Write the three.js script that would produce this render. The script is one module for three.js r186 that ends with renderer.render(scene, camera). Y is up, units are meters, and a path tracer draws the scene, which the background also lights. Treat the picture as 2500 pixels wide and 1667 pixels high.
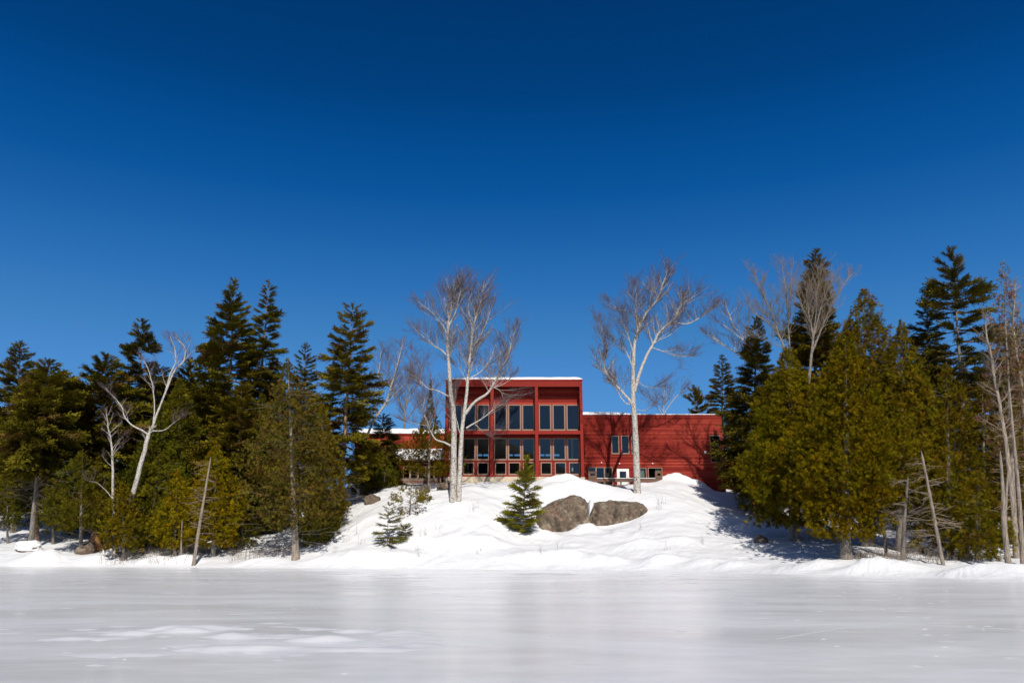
import * as THREE from 'three';
import { mergeGeometries } from 'three/addons/utils/BufferGeometryUtils.js';
import { ImprovedNoise } from 'three/addons/math/ImprovedNoise.js';

// ---------------------------------------------------------------- camera, sky, sun, exposure
const F = 2000, CX = 1250, CY = 833.5, EYE = 1.6, PITCH = Math.atan(491.5 / F);
const scene = new THREE.Scene();
const camera = new THREE.PerspectiveCamera(2 * Math.atan(CY / F) * 180 / Math.PI, 2500 / 1667, 0.1, 4000);
camera.position.set(0, EYE, 0);
camera.rotation.set(PITCH, 0, 0);
scene.add(camera);

const renderer = new THREE.WebGLRenderer({ antialias: true });
renderer.toneMapping = THREE.LinearToneMapping;
renderer.toneMappingExposure = 1.15;
renderer.shadowMap.enabled = true;

const SUN_EL = 37 * Math.PI / 180, SUN_AZ = 7 * Math.PI / 180;   // behind the camera, a little to its right
const sunDir = [Math.sin(SUN_AZ) * Math.cos(SUN_EL), Math.sin(SUN_EL), Math.cos(SUN_AZ) * Math.cos(SUN_EL)];
{ // clear winter sky: deep blue overhead, paler towards the horizon, the same all round
  const W = 256, H = 512, a = new Float32Array(W * H * 4);
  const stops = [[-90, 0.3913, 0.4087, 0.4348], [-2, 0.2261, 0.3478, 0.5217], [0, 0.1304, 0.3217, 0.5913], [5, 0.1, 0.2913, 0.5826], [9, 0.07652, 0.2559, 0.5702], [11.9, 0.05739, 0.2168, 0.5215], [13.9, 0.04348, 0.1883, 0.4597], [17.6, 0.02174, 0.1387, 0.4022], [20.4, 0.01174, 0.1093, 0.3466], [23.8, 0.003043, 0.0798, 0.2917], [27.7, 0.0008696, 0.05898, 0.2315], [30.7, 0.0004348, 0.04338, 0.1768], [36.4, 0.0002609, 0.03296, 0.1344], [50, 0.0002609, 0.02603, 0.106], [90, 0.0002609, 0.02255, 0.09281]];
  for (let y = 0; y < H; y++) {
    const e = ((y + .5) / H - .5) * 180;
    let k = 0; while (k < stops.length - 2 && stops[k + 1][0] < e) k++;
    const s = stops[k], t = stops[k + 1], u = Math.min(1, Math.max(0, (e - s[0]) / (t[0] - s[0])));
    for (let x = 0; x < W; x++) { // whiter round the sun, as clear air is
      const o = (y * W + x) * 4, az = ((x + .5) / W - .5) * 2 * Math.PI, er = e * Math.PI / 180, g = Math.acos(Math.min(1, Math.cos(er) * Math.cos(az) * sunDir[0] + Math.sin(er) * sunDir[1] + Math.cos(er) * Math.sin(az) * sunDir[2])), w = .22 * Math.exp(-((g / .55) ** 2));
      for (let c = 0; c < 3; c++) a[o + c] = s[c + 1] + (t[c + 1] - s[c + 1]) * u + w * [1, .93, .8][c]; a[o + 3] = 1;
    }
  }
  const t = new THREE.DataTexture(a, W, H, THREE.RGBAFormat, THREE.FloatType);
  t.mapping = THREE.EquirectangularReflectionMapping; t.magFilter = THREE.LinearFilter; t.needsUpdate = true;
  scene.background = t; scene.environment = t;
}
const sun = new THREE.DirectionalLight(new THREE.Color(1, .95, .86), 3.7);
sun.position.set(Math.sin(SUN_AZ) * Math.cos(SUN_EL) * 150, Math.sin(SUN_EL) * 150, Math.cos(SUN_AZ) * Math.cos(SUN_EL) * 150 - 60);
sun.target.position.set(0, 0, -60);
sun.castShadow = true; sun.shadow.mapSize.set(4096, 4096);
Object.assign(sun.shadow.camera, { left: -70, right: 70, top: 60, bottom: -60, near: 1, far: 400 });
sun.shadow.bias = -.0005;
scene.add(sun, sun.target);

// ---------------------------------------------------------------- helpers
const rngOf = (seed) => () => { seed = (seed + 0x6d2b79f5) | 0; let t = Math.imul(seed ^ (seed >>> 15), 1 | seed); t = (t + Math.imul(t ^ (t >>> 7), 61 | t)) ^ t; return ((t ^ (t >>> 14)) >>> 0) / 4294967296; };
const perlin = new ImprovedNoise();
const N3 = (x, y = 0, z = 0) => perlin.noise(x + 11.37, y + 5.71, z + 8.13);
const fbm = (x, y, z, o = 4) => { let s = 0, a = .5; for (let i = 0; i < o; i++) { s += a * N3(x, y, z); x *= 2.03; y *= 2.03; z *= 2.03; a *= .5; } return s; };
const clamp = (v, a = 0, b = 1) => Math.min(b, Math.max(a, v));
const smooth = (a, b, v) => { const t = clamp((v - a) / (b - a)); return t * t * (3 - 2 * t); };
const mix = (a, b, t) => a + (b - a) * t;
const SP = Math.sin(PITCH), CP = Math.cos(PITCH);
// a sighting of the photograph (pixel of its 2500 x 1667) at a distance d along the ground, in world metres
const at = (px, py, d) => { const cy = (CY - py) / F, t = d / (CP - cy * SP); return new THREE.Vector3((px - CX) / F * t, EYE + (SP + cy * CP) * t, -d); };
const Y = (py, d) => at(CX, py, d).y;
const X = (px, d, py = 1050) => at(px, py, d).x;

const used = {};
const numbered = (n) => { const k = used[n] = (used[n] ?? -1) + 1; return k ? n + '_' + String(k).padStart(3, '0') : n; };
const shadowed = (o) => { o.castShadow = o.receiveShadow = true; return o; };
function tag(o, label, category, group, kind) { o.userData = { label, ...(category ? { category } : {}) }; if (group) o.userData.group = group; if (kind) o.userData.kind = kind; return o; }
function thing(name, label, category, pos, group) { const o = new THREE.Group(); o.name = numbered(name); o.position.copy(pos); scene.add(o); return tag(o, label, category, group); }
function part(name, geo, mat, parent, kind) { const m = shadowed(new THREE.Mesh(geo, mat)); m.name = name; if (kind) m.userData.kind = kind; parent.add(m); return m; }
function struct(name, geo, mat, label) { const m = shadowed(new THREE.Mesh(geo, mat)); m.name = numbered(name); m.userData = { kind: 'structure', ...(label ? { label } : {}) }; scene.add(m); return m; }

class Soup { // collects tubes and quads into one geometry
  constructor() { this.p = []; this.n = []; this.t = []; this.i = []; this.c = []; }
  v(x, y, z, nx, ny, nz, u, w, col) { this.p.push(x, y, z); this.n.push(nx, ny, nz); this.t.push(u, w); if (col) this.c.push(col[0], col[1], col[2]); return this.p.length / 3 - 1; }
  tube(pts, rad, sides = 5, uo = 0) {
    const T = new THREE.Vector3(), A = new THREE.Vector3(), B = new THREE.Vector3(), ref = new THREE.Vector3(.31, .17, .93);
    let v = 0, prev = -1;
    for (let k = 0; k < pts.length; k++) {
      T.subVectors(pts[Math.min(k + 1, pts.length - 1)], pts[Math.max(k - 1, 0)]).normalize();
      A.crossVectors(T, ref).normalize(); B.crossVectors(T, A);
      if (k) v += pts[k].distanceTo(pts[k - 1]);
      const first = this.p.length / 3, r = rad[k], n = sides >= 5 ? sides + 1 : sides;
      for (let s = 0; s < n; s++) { const a = s / sides * Math.PI * 2, c = Math.cos(a), d = Math.sin(a), nx = A.x * c + B.x * d, ny = A.y * c + B.y * d, nz = A.z * c + B.z * d; this.v(pts[k].x + nx * r, pts[k].y + ny * r, pts[k].z + nz * r, nx, ny, nz, s / sides * Math.max(1, Math.round(rad[0] * 6.28)) + uo, v); }
      if (prev >= 0) for (let s = 0; s < sides; s++) { const s1 = n > sides ? s + 1 : (s + 1) % sides, a = prev + s, b = prev + s1, c = first + s, d = first + s1; this.i.push(a, b, c, b, d, c); }
      prev = first;
    }
  }
  tri(a, b, c, col) { // flat
    const e1x = b[0] - a[0], e1y = b[1] - a[1], e1z = b[2] - a[2], e2x = c[0] - a[0], e2y = c[1] - a[1], e2z = c[2] - a[2];
    let nx = e1y * e2z - e1z * e2y, ny = e1z * e2x - e1x * e2z, nz = e1x * e2y - e1y * e2x; const l = Math.hypot(nx, ny, nz) || 1; nx /= l; ny /= l; nz /= l;
    const k = [a, b, c].map((q) => this.v(q[0], q[1], q[2], nx, ny, nz, q[0], q[1], col)); this.i.push(...k);
  }
  quad(a, b, c, d, col) { this.tri(a, b, c, col); this.tri(a, c, d, col); }
  box(x0, x1, y0, y1, z0, z1, col) {
    const P = (x, y, z) => [x, y, z];
    this.quad(P(x0, y0, z1), P(x1, y0, z1), P(x1, y1, z1), P(x0, y1, z1), col); this.quad(P(x1, y0, z0), P(x0, y0, z0), P(x0, y1, z0), P(x1, y1, z0), col);
    this.quad(P(x0, y0, z0), P(x0, y0, z1), P(x0, y1, z1), P(x0, y1, z0), col); this.quad(P(x1, y0, z1), P(x1, y0, z0), P(x1, y1, z0), P(x1, y1, z1), col);
    this.quad(P(x0, y1, z1), P(x1, y1, z1), P(x1, y1, z0), P(x0, y1, z0), col); this.quad(P(x0, y0, z0), P(x1, y0, z0), P(x1, y0, z1), P(x0, y0, z1), col);
  }
  build() {
    const g = new THREE.BufferGeometry();
    g.setAttribute('position', new THREE.Float32BufferAttribute(this.p, 3)); g.setAttribute('normal', new THREE.Float32BufferAttribute(this.n, 3)); g.setAttribute('uv', new THREE.Float32BufferAttribute(this.t, 2));
    if (this.c.length) g.setAttribute('color', new THREE.Float32BufferAttribute(this.c, 3));
    g.setIndex(this.i); return g;
  }
}
const tex = (w, h, f, srgb = false, rx = 1, ry = 1) => { // f(u, v) -> [r, g, b] in 0..1, linear unless srgb
  const a = new Uint8Array(w * h * 4);
  for (let y = 0; y < h; y++) for (let x = 0; x < w; x++) { const c = f(x / w, y / h, x, y), o = (y * w + x) * 4; a[o] = clamp(c[0]) * 255; a[o + 1] = clamp(c[1]) * 255; a[o + 2] = clamp(c[2]) * 255; a[o + 3] = 255; }
  const t = new THREE.DataTexture(a, w, h); t.wrapS = t.wrapT = THREE.RepeatWrapping; t.magFilter = THREE.LinearFilter; t.minFilter = THREE.LinearMipmapLinearFilter; t.generateMipmaps = true;
  if (srgb) t.colorSpace = THREE.SRGBColorSpace; t.repeat.set(rx, ry); t.needsUpdate = true; return t;
};
// noise that closes on itself over the unit square (by turning it round a torus)
const loop = (u, v, f, g, s = 0) => { const a = u * 6.2832, b = v * 6.2832, r = f / 6.2832, q = g / 6.2832; return N3(Math.cos(a) * r + s, Math.sin(a) * r + Math.cos(b) * q * .73, Math.sin(b) * q + s * .7 + Math.cos(b) * q * .41); };
const loops = (u, v, f, g, s = 0, o = 4) => { let r = 0, a = .5; for (let i = 0; i < o; i++) { r += a * loop(u, v, f, g, s + i * 7.3); f *= 2; g *= 2; a *= .55; } return r; };
const L = (c) => Math.pow(c, 1 / 2.2); // linear value to the sRGB byte range

// ---------------------------------------------------------------- materials
const std = (o) => new THREE.MeshStandardMaterial({ roughness: .9, ...o });
const lin = (r, g, b) => new THREE.Color().setRGB(r, g, b);
const M = {};
M.snow = std({ name: 'snow', color: lin(.80, .80, .815), roughness: .85, bumpMap: tex(512, 512, (u, v) => { const h = .5 + .55 * loops(u, v, 6, 6, 3, 6); return [h, h, h]; }, false, 1 / 6, 1 / 6), bumpScale: .16 });
M.roofSnow = std({ name: 'roof_snow', color: lin(.84, .84, .855), roughness: .8 });
const birchTex = tex(512, 512, (u, v) => {
  const patch = smooth(.06, .32, loops(u, v, 3, 5, 1, 3)), len = smooth(.18, .32, loop(u, v, 7, 50, 9)), spot = smooth(.13, .25, loops(u, v, 5, 10, 4, 3)), g = .9 + .3 * loops(u, v, 9, 20, 6, 3);
  const c = [.58 * g, .54 * g, .485 * g].map((q, k) => mix(q, [.50, .36, .24][k] * g, patch * .55)).map((q, k) => mix(q, [.10, .085, .075][k], Math.max(len * .75, spot * .92)));
  return c.map(L);
}, true, 1, .5);
M.birch = std({ name: 'birch_bark', map: birchTex, roughness: .75 });
M.birchGrey = std({ name: 'grey_bark', map: birchTex, color: lin(.50, .46, .42), roughness: .8 });
const barkTex = tex(256, 512, (u, v) => { const s = .62 + .9 * loops(u, v, 14, 5, 2, 4) + .3 * loops(u, v, 30, 30, 5, 2), q = clamp(s, .15, 1.3); return [.30 * q, .255 * q, .215 * q].map(L); }, true, 1, .6);
M.bark = std({ name: 'grey_brown_bark', map: barkTex });
M.barkDark = std({ name: 'dark_bark', map: barkTex, color: lin(.62, .55, .5) });
M.barkPale = std({ name: 'pale_bark', map: barkTex, color: lin(1.5, 1.42, 1.3) });
M.barkRed = std({ name: 'reddish_bark', map: barkTex, color: lin(1.75, 1.3, 1.05) });
M.twig = std({ name: 'purple_brown_twig', color: lin(.15, .105, .105) });
M.twigGrey = std({ name: 'grey_twig', color: lin(.25, .205, .165) });
M.twigTan = std({ name: 'tan_twig', color: lin(.30, .23, .165) });
M.needle = new THREE.MeshPhysicalMaterial({ name: 'conifer_needles', color: 0xffffff, roughness: 1, specularIntensity: .12 });

// ---------------------------------------------------------------- terrain: snow bank fitted through sightings
const ctl = [];
const col = (px, ...rest) => rest.forEach(([py, d], k) => { const q = at(px, py, d); ctl.push([q.x * 1, d, k ? q.y : 0]); });
col(0, [1381, 59.5], [1352, 62.5], [1318, 69], [1280, 78], [1240, 95]);
col(200, [1381, 58.5], [1355, 61], [1325, 67], [1285, 76], [1245, 90]);
col(450, [1382, 57], [1362, 59.5], [1330, 65], [1292, 73], [1250, 85]);
col(700, [1383, 55.5], [1366, 57.5], [1325, 63], [1282, 70], [1222, 80]);
col(800, [1384, 54.8], [1355, 57.5], [1300, 64], [1240, 72], [1200, 79]);
col(900, [1385, 54], [1343, 56.5], [1260, 62], [1203, 70], [1187, 76]);
col(1050, [1387, 53.4], [1345, 56], [1290, 59], [1235, 63], [1197, 68], [1185, 72], [1183, 76]);
col(1150, [1388, 53], [1345, 55.5], [1290, 58.6], [1236, 62.5], [1200, 66.5], [1179, 71]);
col(1250, [1390, 52.5], [1352, 55], [1322, 58], [1272, 61.5], [1222, 65.5], [1192, 68.3], [1178, 71]);
col(1330, [1391, 52.2], [1352, 55], [1325, 58], [1305, 60.5], [1302, 62], [1215, 66.5], [1188, 69], [1176, 71.2]);
col(1400, [1392, 52], [1360, 54], [1320, 58], [1302, 61], [1299, 62.2], [1203, 66.8], [1180, 69], [1172, 71.2]);
col(1500, [1393, 51], [1358, 54], [1320, 57.5], [1292, 60.8], [1288, 62.2], [1205, 66.8], [1194, 69], [1191, 72], [1190, 75]);
col(1560, [1394, 50.3], [1358, 53], [1320, 56.5], [1285, 60], [1268, 62], [1222, 65], [1196, 68.5], [1189, 72], [1186, 75]);
col(1640, [1396, 49.3], [1362, 52], [1312, 56.5], [1262, 61], [1216, 66], [1182, 72], [1172, 75]);
col(1750, [1400, 47.5], [1372, 50], [1334, 54], [1284, 60], [1234, 68], [1201, 75]);
col(1900, [1405, 45], [1378, 47.5], [1336, 52], [1294, 58], [1240, 70], [1200, 85]);
col(2100, [1408, 42.5], [1375, 45], [1340, 50], [1300, 60], [1250, 75]);
col(2450, [1414, 38.5], [1392, 40.5], [1356, 48], [1300, 60], [1250, 80]);
for (const [x, d, h] of [[-60, 66, 0], [-60, 76, 3], [-60, 100, 5.5], [-100, 75, 0], [-100, 100, 5], [45, 26, 0], [45, 40, 2.5], [45, 60, 4], [45, 90, 6], [90, 0, 0], [90, 30, 4], [90, 70, 6], [0, 90, 6.6], [0, 130, 7], [20, 100, 6.6], [-25, 120, 6.8], [60, 140, 7.5], [-60, 140, 7], [-110, 140, 7], [100, 140, 8]]) ctl.push([x, d, h]);
const tps = (() => { // thin-plate spline
  const n = ctl.length, m = n + 3, A = Array.from({ length: m }, () => new Float64Array(m + 1));
  const U = (r2) => (r2 < 1e-9 ? 0 : .5 * r2 * Math.log(r2));
  for (let i = 0; i < n; i++) {
    for (let j = 0; j < n; j++) A[i][j] = U((ctl[i][0] - ctl[j][0]) ** 2 + (ctl[i][1] - ctl[j][1]) ** 2) + (i === j ? .35 : 0);
    A[i][n] = A[n][i] = 1; A[i][n + 1] = A[n + 1][i] = ctl[i][0]; A[i][n + 2] = A[n + 2][i] = ctl[i][1]; A[i][m] = ctl[i][2];
  }
  for (let k = 0; k < m; k++) {
    let p = k; for (let i = k + 1; i < m; i++) if (Math.abs(A[i][k]) > Math.abs(A[p][k])) p = i;
    [A[k], A[p]] = [A[p], A[k]];
    for (let i = k + 1; i < m; i++) { const f = A[i][k] / A[k][k]; if (f) for (let j = k; j <= m; j++) A[i][j] -= f * A[k][j]; }
  }
  const w = new Float64Array(m);
  for (let k = m - 1; k >= 0; k--) { let s = A[k][m]; for (let j = k + 1; j < m; j++) s -= A[k][j] * w[j]; w[k] = s / A[k][k]; }
  return (x, d) => { let h = w[n] + w[n + 1] * x + w[n + 2] * d; for (let i = 0; i < n; i++) h += w[i] * U((x - ctl[i][0]) ** 2 + (d - ctl[i][1]) ** 2); return h; };
})();
const mounds = []; // [x, d, radius across, radius along, height]
const mound = (px, py, d, rx, rd, h) => { const q = at(px, py, d); mounds.push([q.x, d, rx, rd, h]); };
mound(100, 1360, 60.2, 1.9, 1.3, .75); mound(235, 1375, 59.7, 1.3, .8, .35); mound(380, 1372, 58.8, 1.6, .8, .3); mound(455, 1368, 58.6, 1.1, .8, .45); mound(640, 1375, 57.3, 1.6, .7, .3);
mound(780, 1378, 56.5, 1.4, .7, .3); mound(860, 1372, 56, 1.5, .9, .35); mound(965, 1375, 55.2, 1.8, .9, .38); mound(1090, 1350, 57, 1.6, 1.0, .35); mound(1190, 1345, 57, 1.4, .9, .4); mound(1290, 1375, 54.4, 2.2, .9, .3);
mound(1330, 1330, 59.8, 1.2, .9, .4); mound(1430, 1300, 61.2, 1.2, .9, .65); mound(1390, 1372, 54.2, 1.5, .8, .4); mound(1465, 1385, 53.2, 1.2, .8, .4); mound(1510, 1386, 52.4, .9, .7, .3); mound(1620, 1385, 51.4, 1.3, .9, .45); mound(1720, 1392, 50, 1.1, .7, .35);
mound(1800, 1395, 48.6, 1.2, .7, .3); mound(1560, 1340, 55.6, 1.4, .9, .3); mound(1660, 1335, 55.5, 1.3, 1, .3); mound(2130, 1388, 43.7, 1.5, .8, .5); mound(2200, 1390, 42.8, 1.2, .7, .35); mound(2380, 1395, 40.8, 1.2, .7, .35); mound(2480, 1393, 40, 1.2, .7, .4); mound(2000, 1395, 45.8, 1.6, .7, .3);
mound(1640, 1165, 75.4, 1.4, .8, .6); mound(1668, 1165, 75.2, 1.0, .6, .4); mound(1700, 1178, 75, .9, .6, .4); mound(1722, 1190, 74.8, .8, .5, .3); mound(1385, 1165, 71.2, 1.5, .5, .5); mound(1345, 1170, 71.3, .9, .4, .3); mound(1555, 1184, 72.6, 1.7, .7, .22); mound(1095, 1182, 70.8, 1.3, .7, .25);
mound(1420, 1195, 68.2, 3.2, 1.2, .45);
const trackPts = [[1000, 1384], [1060, 1358], [1110, 1330], [1150, 1300], [1185, 1272], [1225, 1250]].map(([a, b], k) => { const q = at(a, b, [53.9, 55.2, 56.9, 58.6, 60.2, 61.8][k]); return [q.x, -q.z]; });
const trackDist = (x, d) => { let m = 9; for (let k = 0; k + 1 < trackPts.length; k++) { const [ax, ad] = trackPts[k], [bx, bd] = trackPts[k + 1], ux = bx - ax, ud = bd - ad, t = clamp(((x - ax) * ux + (d - ad) * ud) / (ux * ux + ud * ud)); m = Math.min(m, Math.hypot(x - ax - ux * t, d - ad - ud * t)); } return m; };
function ground(x, d) {
  let h = tps(x, d);
  const amp = smooth(-.2, .8, h);
  h += amp * (.26 * fbm(x * .22, d * .3, 2, 3) + .15 * fbm(x * .8, d * 1.0, 7, 4) + .06 * fbm(x * 2.3, d * 2.1, 3, 3));
  for (const [mx, md, rx, rd, mh] of mounds) { const e = ((x - mx) / rx) ** 2 + ((d - md) / rd) ** 2; if (e < 6) h += mh * Math.exp(-e * 1.3) * (1 + .35 * N3(x * 2.2, d * 2.2, mh * 9)); }
  const t = trackDist(x, d); if (t < 1) h -= (.12 + .10 * N3(x * 4, d * 4, 2)) * Math.exp(-((t / .26) ** 2)) - .06 * Math.exp(-(((t - .5) / .2) ** 2));
  return h;
}
{
  const xs = [], ds = [];
  for (let x = -160; x < -44; x += 4) xs.push(x); for (let x = -44; x < 34; x += .26) xs.push(x); for (let x = 34; x <= 130; x += 4) xs.push(x);
  for (let d = -20; d < 36; d += 3) ds.push(d); for (let d = 36; d < 78; d += .26) ds.push(d); for (let d = 78; d < 110; d += 1.5) ds.push(d); for (let d = 110; d <= 420; d += 14) ds.push(d);
  const p = [], t = [], idx = [], w = xs.length;
  for (const d of ds) for (const x of xs) { let h = d > 140 ? mix(ground(clamp(x, -110, 100), 140), 9, smooth(140, 200, d)) : ground(clamp(x, -110, 95), d); if (h < -.6) h = -.6; p.push(x, h, -d); t.push(x, d); }
  for (let j = 0; j + 1 < ds.length; j++) for (let i = 0; i + 1 < w; i++) { const a = j * w + i, b = a + 1, c = a + w, e = c + 1; if (p[a * 3 + 1] < -.5 && p[b * 3 + 1] < -.5 && p[c * 3 + 1] < -.5 && p[e * 3 + 1] < -.5) continue; idx.push(a, b, c, b, e, c); }
  const g = new THREE.BufferGeometry(); g.setAttribute('position', new THREE.Float32BufferAttribute(p, 3)); g.setAttribute('uv', new THREE.Float32BufferAttribute(t, 2)); g.setIndex(idx); g.computeVertexNormals();
  struct('snow_bank', g, M.snow, 'snow covered bank rising from the frozen lake to the red lodge');
}

// ---------------------------------------------------------------- frozen lake
{
  const iceColor = tex(1024, 1024, (u, v) => { const s = loops(u, v, 3, 16, 2, 5), f = loops(u, v, 26, 60, 8, 4), sp = smooth(.34, .5, loops(u, v, 30, 90, 13, 3)); const q = 1 + .20 * s + .12 * f; return [mix(.86 * q, .95, sp * .5), mix(.865 * q, .95, sp * .5), mix(.88 * q, .96, sp * .5)].map(L); }, true, 1 / 22, 1 / 22);
  const iceRough = tex(512, 512, (u, v) => { const s = .58 + .45 * loops(u, v, 4, 14, 21, 5); return [s, s, s]; }, false, 1 / 31, 1 / 31);
  const iceBump = tex(512, 512, (u, v) => { const s = .5 + .6 * loops(u, v, 8, 22, 17, 5); return [s, s, s]; }, false, 1 / 9, 1 / 9);
  M.ice = new THREE.MeshPhysicalMaterial({ name: 'lake_ice', color: 0xffffff, map: iceColor, roughness: .38, roughnessMap: iceRough, bumpMap: iceBump, bumpScale: .006, ior: 1.31, specularIntensity: .3 });
  const g = new THREE.PlaneGeometry(1600, 1300, 40, 40); g.rotateX(-Math.PI / 2); g.translate(0, 0, 500);
  const p = g.attributes.position, t = g.attributes.uv; for (let k = 0; k < p.count; k++) t.setXY(k, p.getX(k), -p.getZ(k));
  struct('frozen_lake', g, M.ice, 'grey wind polished ice of the frozen lake');
  // thin drifts of snow lying on the ice
  const drift = (name, label, x0, x1, d0, d1, f, step) => {
    const nx = Math.ceil((x1 - x0) / step), nd = Math.ceil((d1 - d0) / step), gg = new THREE.PlaneGeometry(x1 - x0, d1 - d0, nx, nd); gg.rotateX(-Math.PI / 2); gg.translate((x0 + x1) / 2, 0, -(d0 + d1) / 2);
    const q = gg.attributes.position, uv = gg.attributes.uv; for (let k = 0; k < q.count; k++) { const x = q.getX(k), d = -q.getZ(k); q.setY(k, f(x, d)); uv.setXY(k, x, d); }
    gg.computeVertexNormals(); const o = struct(name, gg, M.driftSnow, label); return o;
  };
  M.driftSnow = std({ name: 'drift_snow', color: lin(.68, .68, .70), roughness: .8, bumpMap: M.snow.bumpMap, bumpScale: .02 });
  drift('snow_drift', 'low rippled patch of white snow on the ice nearest the camera', -10.5, 1.6, 11, 21, (x, d) => {
    const cx = -4.7, cd = 15, e = ((x - cx) / 4.6) ** 2 + ((d - cd + (x + 4.7) * .1) / 3.4) ** 2; const mask = 1 - smooth(.15, 1.1, e);
    const r = fbm(x * .62 + 3, d * 1.25, 4, 4) + .3 * Math.abs(N3(x * .5, d * 1.7, 9)) - .03; return -.024 + mask * (.010 + .20 * r);
  }, .11);
  const p1 = at(1330, 1412, 44); drift('snow_drift', 'small flat patch of bright snow on the ice below the boulders', p1.x - 2.6, p1.x + 2, 42.2, 45.4, (x, d) => -.03 + .09 * (1 - smooth(.3, 1, ((x - p1.x) / 2) ** 2 + ((d - 43.8) / 1.2) ** 2)) * (1 + .5 * fbm(x * 1.3, d * 2, 1, 3)), .12);
}
{ // wind polished frost lumps and a healed crack on the ice
  const r = rngOf(77), list = [];
  for (let k = 0; k < 420; k++) {
    const near = r() < .25, d = near ? mix(11, 22, r()) : mix(20, 47, Math.sqrt(r())), x = (r() - .5) * d * 1.3; if (Math.abs(x) < 5 && r() < .6) continue;
    const w = (.05 + .28 * r() * r()) * d / 25, g = new THREE.CircleGeometry(1, 9); g.rotateX(-Math.PI / 2); const q = g.attributes.position;
    for (let i = 0; i < q.count; i++) { const c = i === 0 ? 1 : 0, s = c ? 1 : .65 + .6 * r(); q.setXYZ(i, x + q.getX(i) * w * s * 1.7, c ? .006 + .01 * r() : -.002, -d + q.getZ(i) * w * s); }
    g.computeVertexNormals(); list.push(g);
  }
  const frost = shadowed(new THREE.Mesh(mergeGeometries(list), M.driftSnow)); frost.name = 'frost_patches'; tag(frost, 'scattered crumbs of frost frozen onto the lake ice', null, null, 'stuff'); scene.add(frost);
  const line = [[1895, 1560], [1980, 1545], [2080, 1531], [2190, 1525], [2300, 1527], [2400, 1533], [2540, 1538]].map(([px, py]) => { const c = (CY - py) / F, t = -EYE / (SP + c * CP); return new THREE.Vector3((px - CX) / F * t, 0, -t * (CP - c * SP)); }), cv = new THREE.CatmullRomCurve3(line), p = [], idx = [];
  for (let k = 0; k <= 160; k++) { const c = cv.getPoint(k / 160), w = .04 + .09 * Math.abs(N3(k * .21, 3, 1)), j = .05 * N3(k * .13, 9, 4); p.push(c.x, -.002, c.z + j + w, c.x, .005 + .007 * Math.abs(N3(k * .4, 1, 7)), c.z + j, c.x, -.002, c.z + j - w); if (k) { const a = (k - 1) * 3; idx.push(a, a + 3, a + 1, a + 1, a + 3, a + 4, a + 1, a + 4, a + 2, a + 2, a + 4, a + 5); } }
  const g = new THREE.BufferGeometry(); g.setAttribute('position', new THREE.Float32BufferAttribute(p, 3)); g.setIndex(idx); g.computeVertexNormals();
  struct('ice_ridge', g, std({ name: 'healed_ice', color: lin(.66, .66, .675), roughness: .6 }), 'thin pale healed crack curving over the ice at the right');
}
{ // wooded hill across the lake, behind the camera: the windows mirror it
  const g = new THREE.PlaneGeometry(2400, 700, 240, 40); g.rotateX(-Math.PI / 2); g.translate(0, 0, 1050);
  const p = g.attributes.position, c = [];
  for (let k = 0; k < p.count; k++) { const x = p.getX(k), z = p.getZ(k); const ridge = 128 * Math.exp(-(((x + 70) / 190) ** 2)) + 62 * Math.exp(-(((x - 420) / 300) ** 2)) + 70 * Math.exp(-(((x + 620) / 330) ** 2)) + 14; const f = smooth(690, 1000, z) * (1 - .3 * smooth(1100, 1400, z)); p.setY(k, -1 + ridge * f * (1 + .12 * fbm(x * .012, z * .012, 3, 4)) + 3 * f * N3(x * .11, z * .11, 5)); const s = .8 + .6 * N3(x * .05, z * .05, 1); c.push(.035 * s, .042 * s, .035 * s); }
  g.setAttribute('color', new THREE.Float32BufferAttribute(c, 3)); g.computeVertexNormals();
  struct('hill', g, std({ name: 'far_woodland', vertexColors: true }), 'dark wooded hill on the far shore mirrored in the lodge windows');
}
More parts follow.
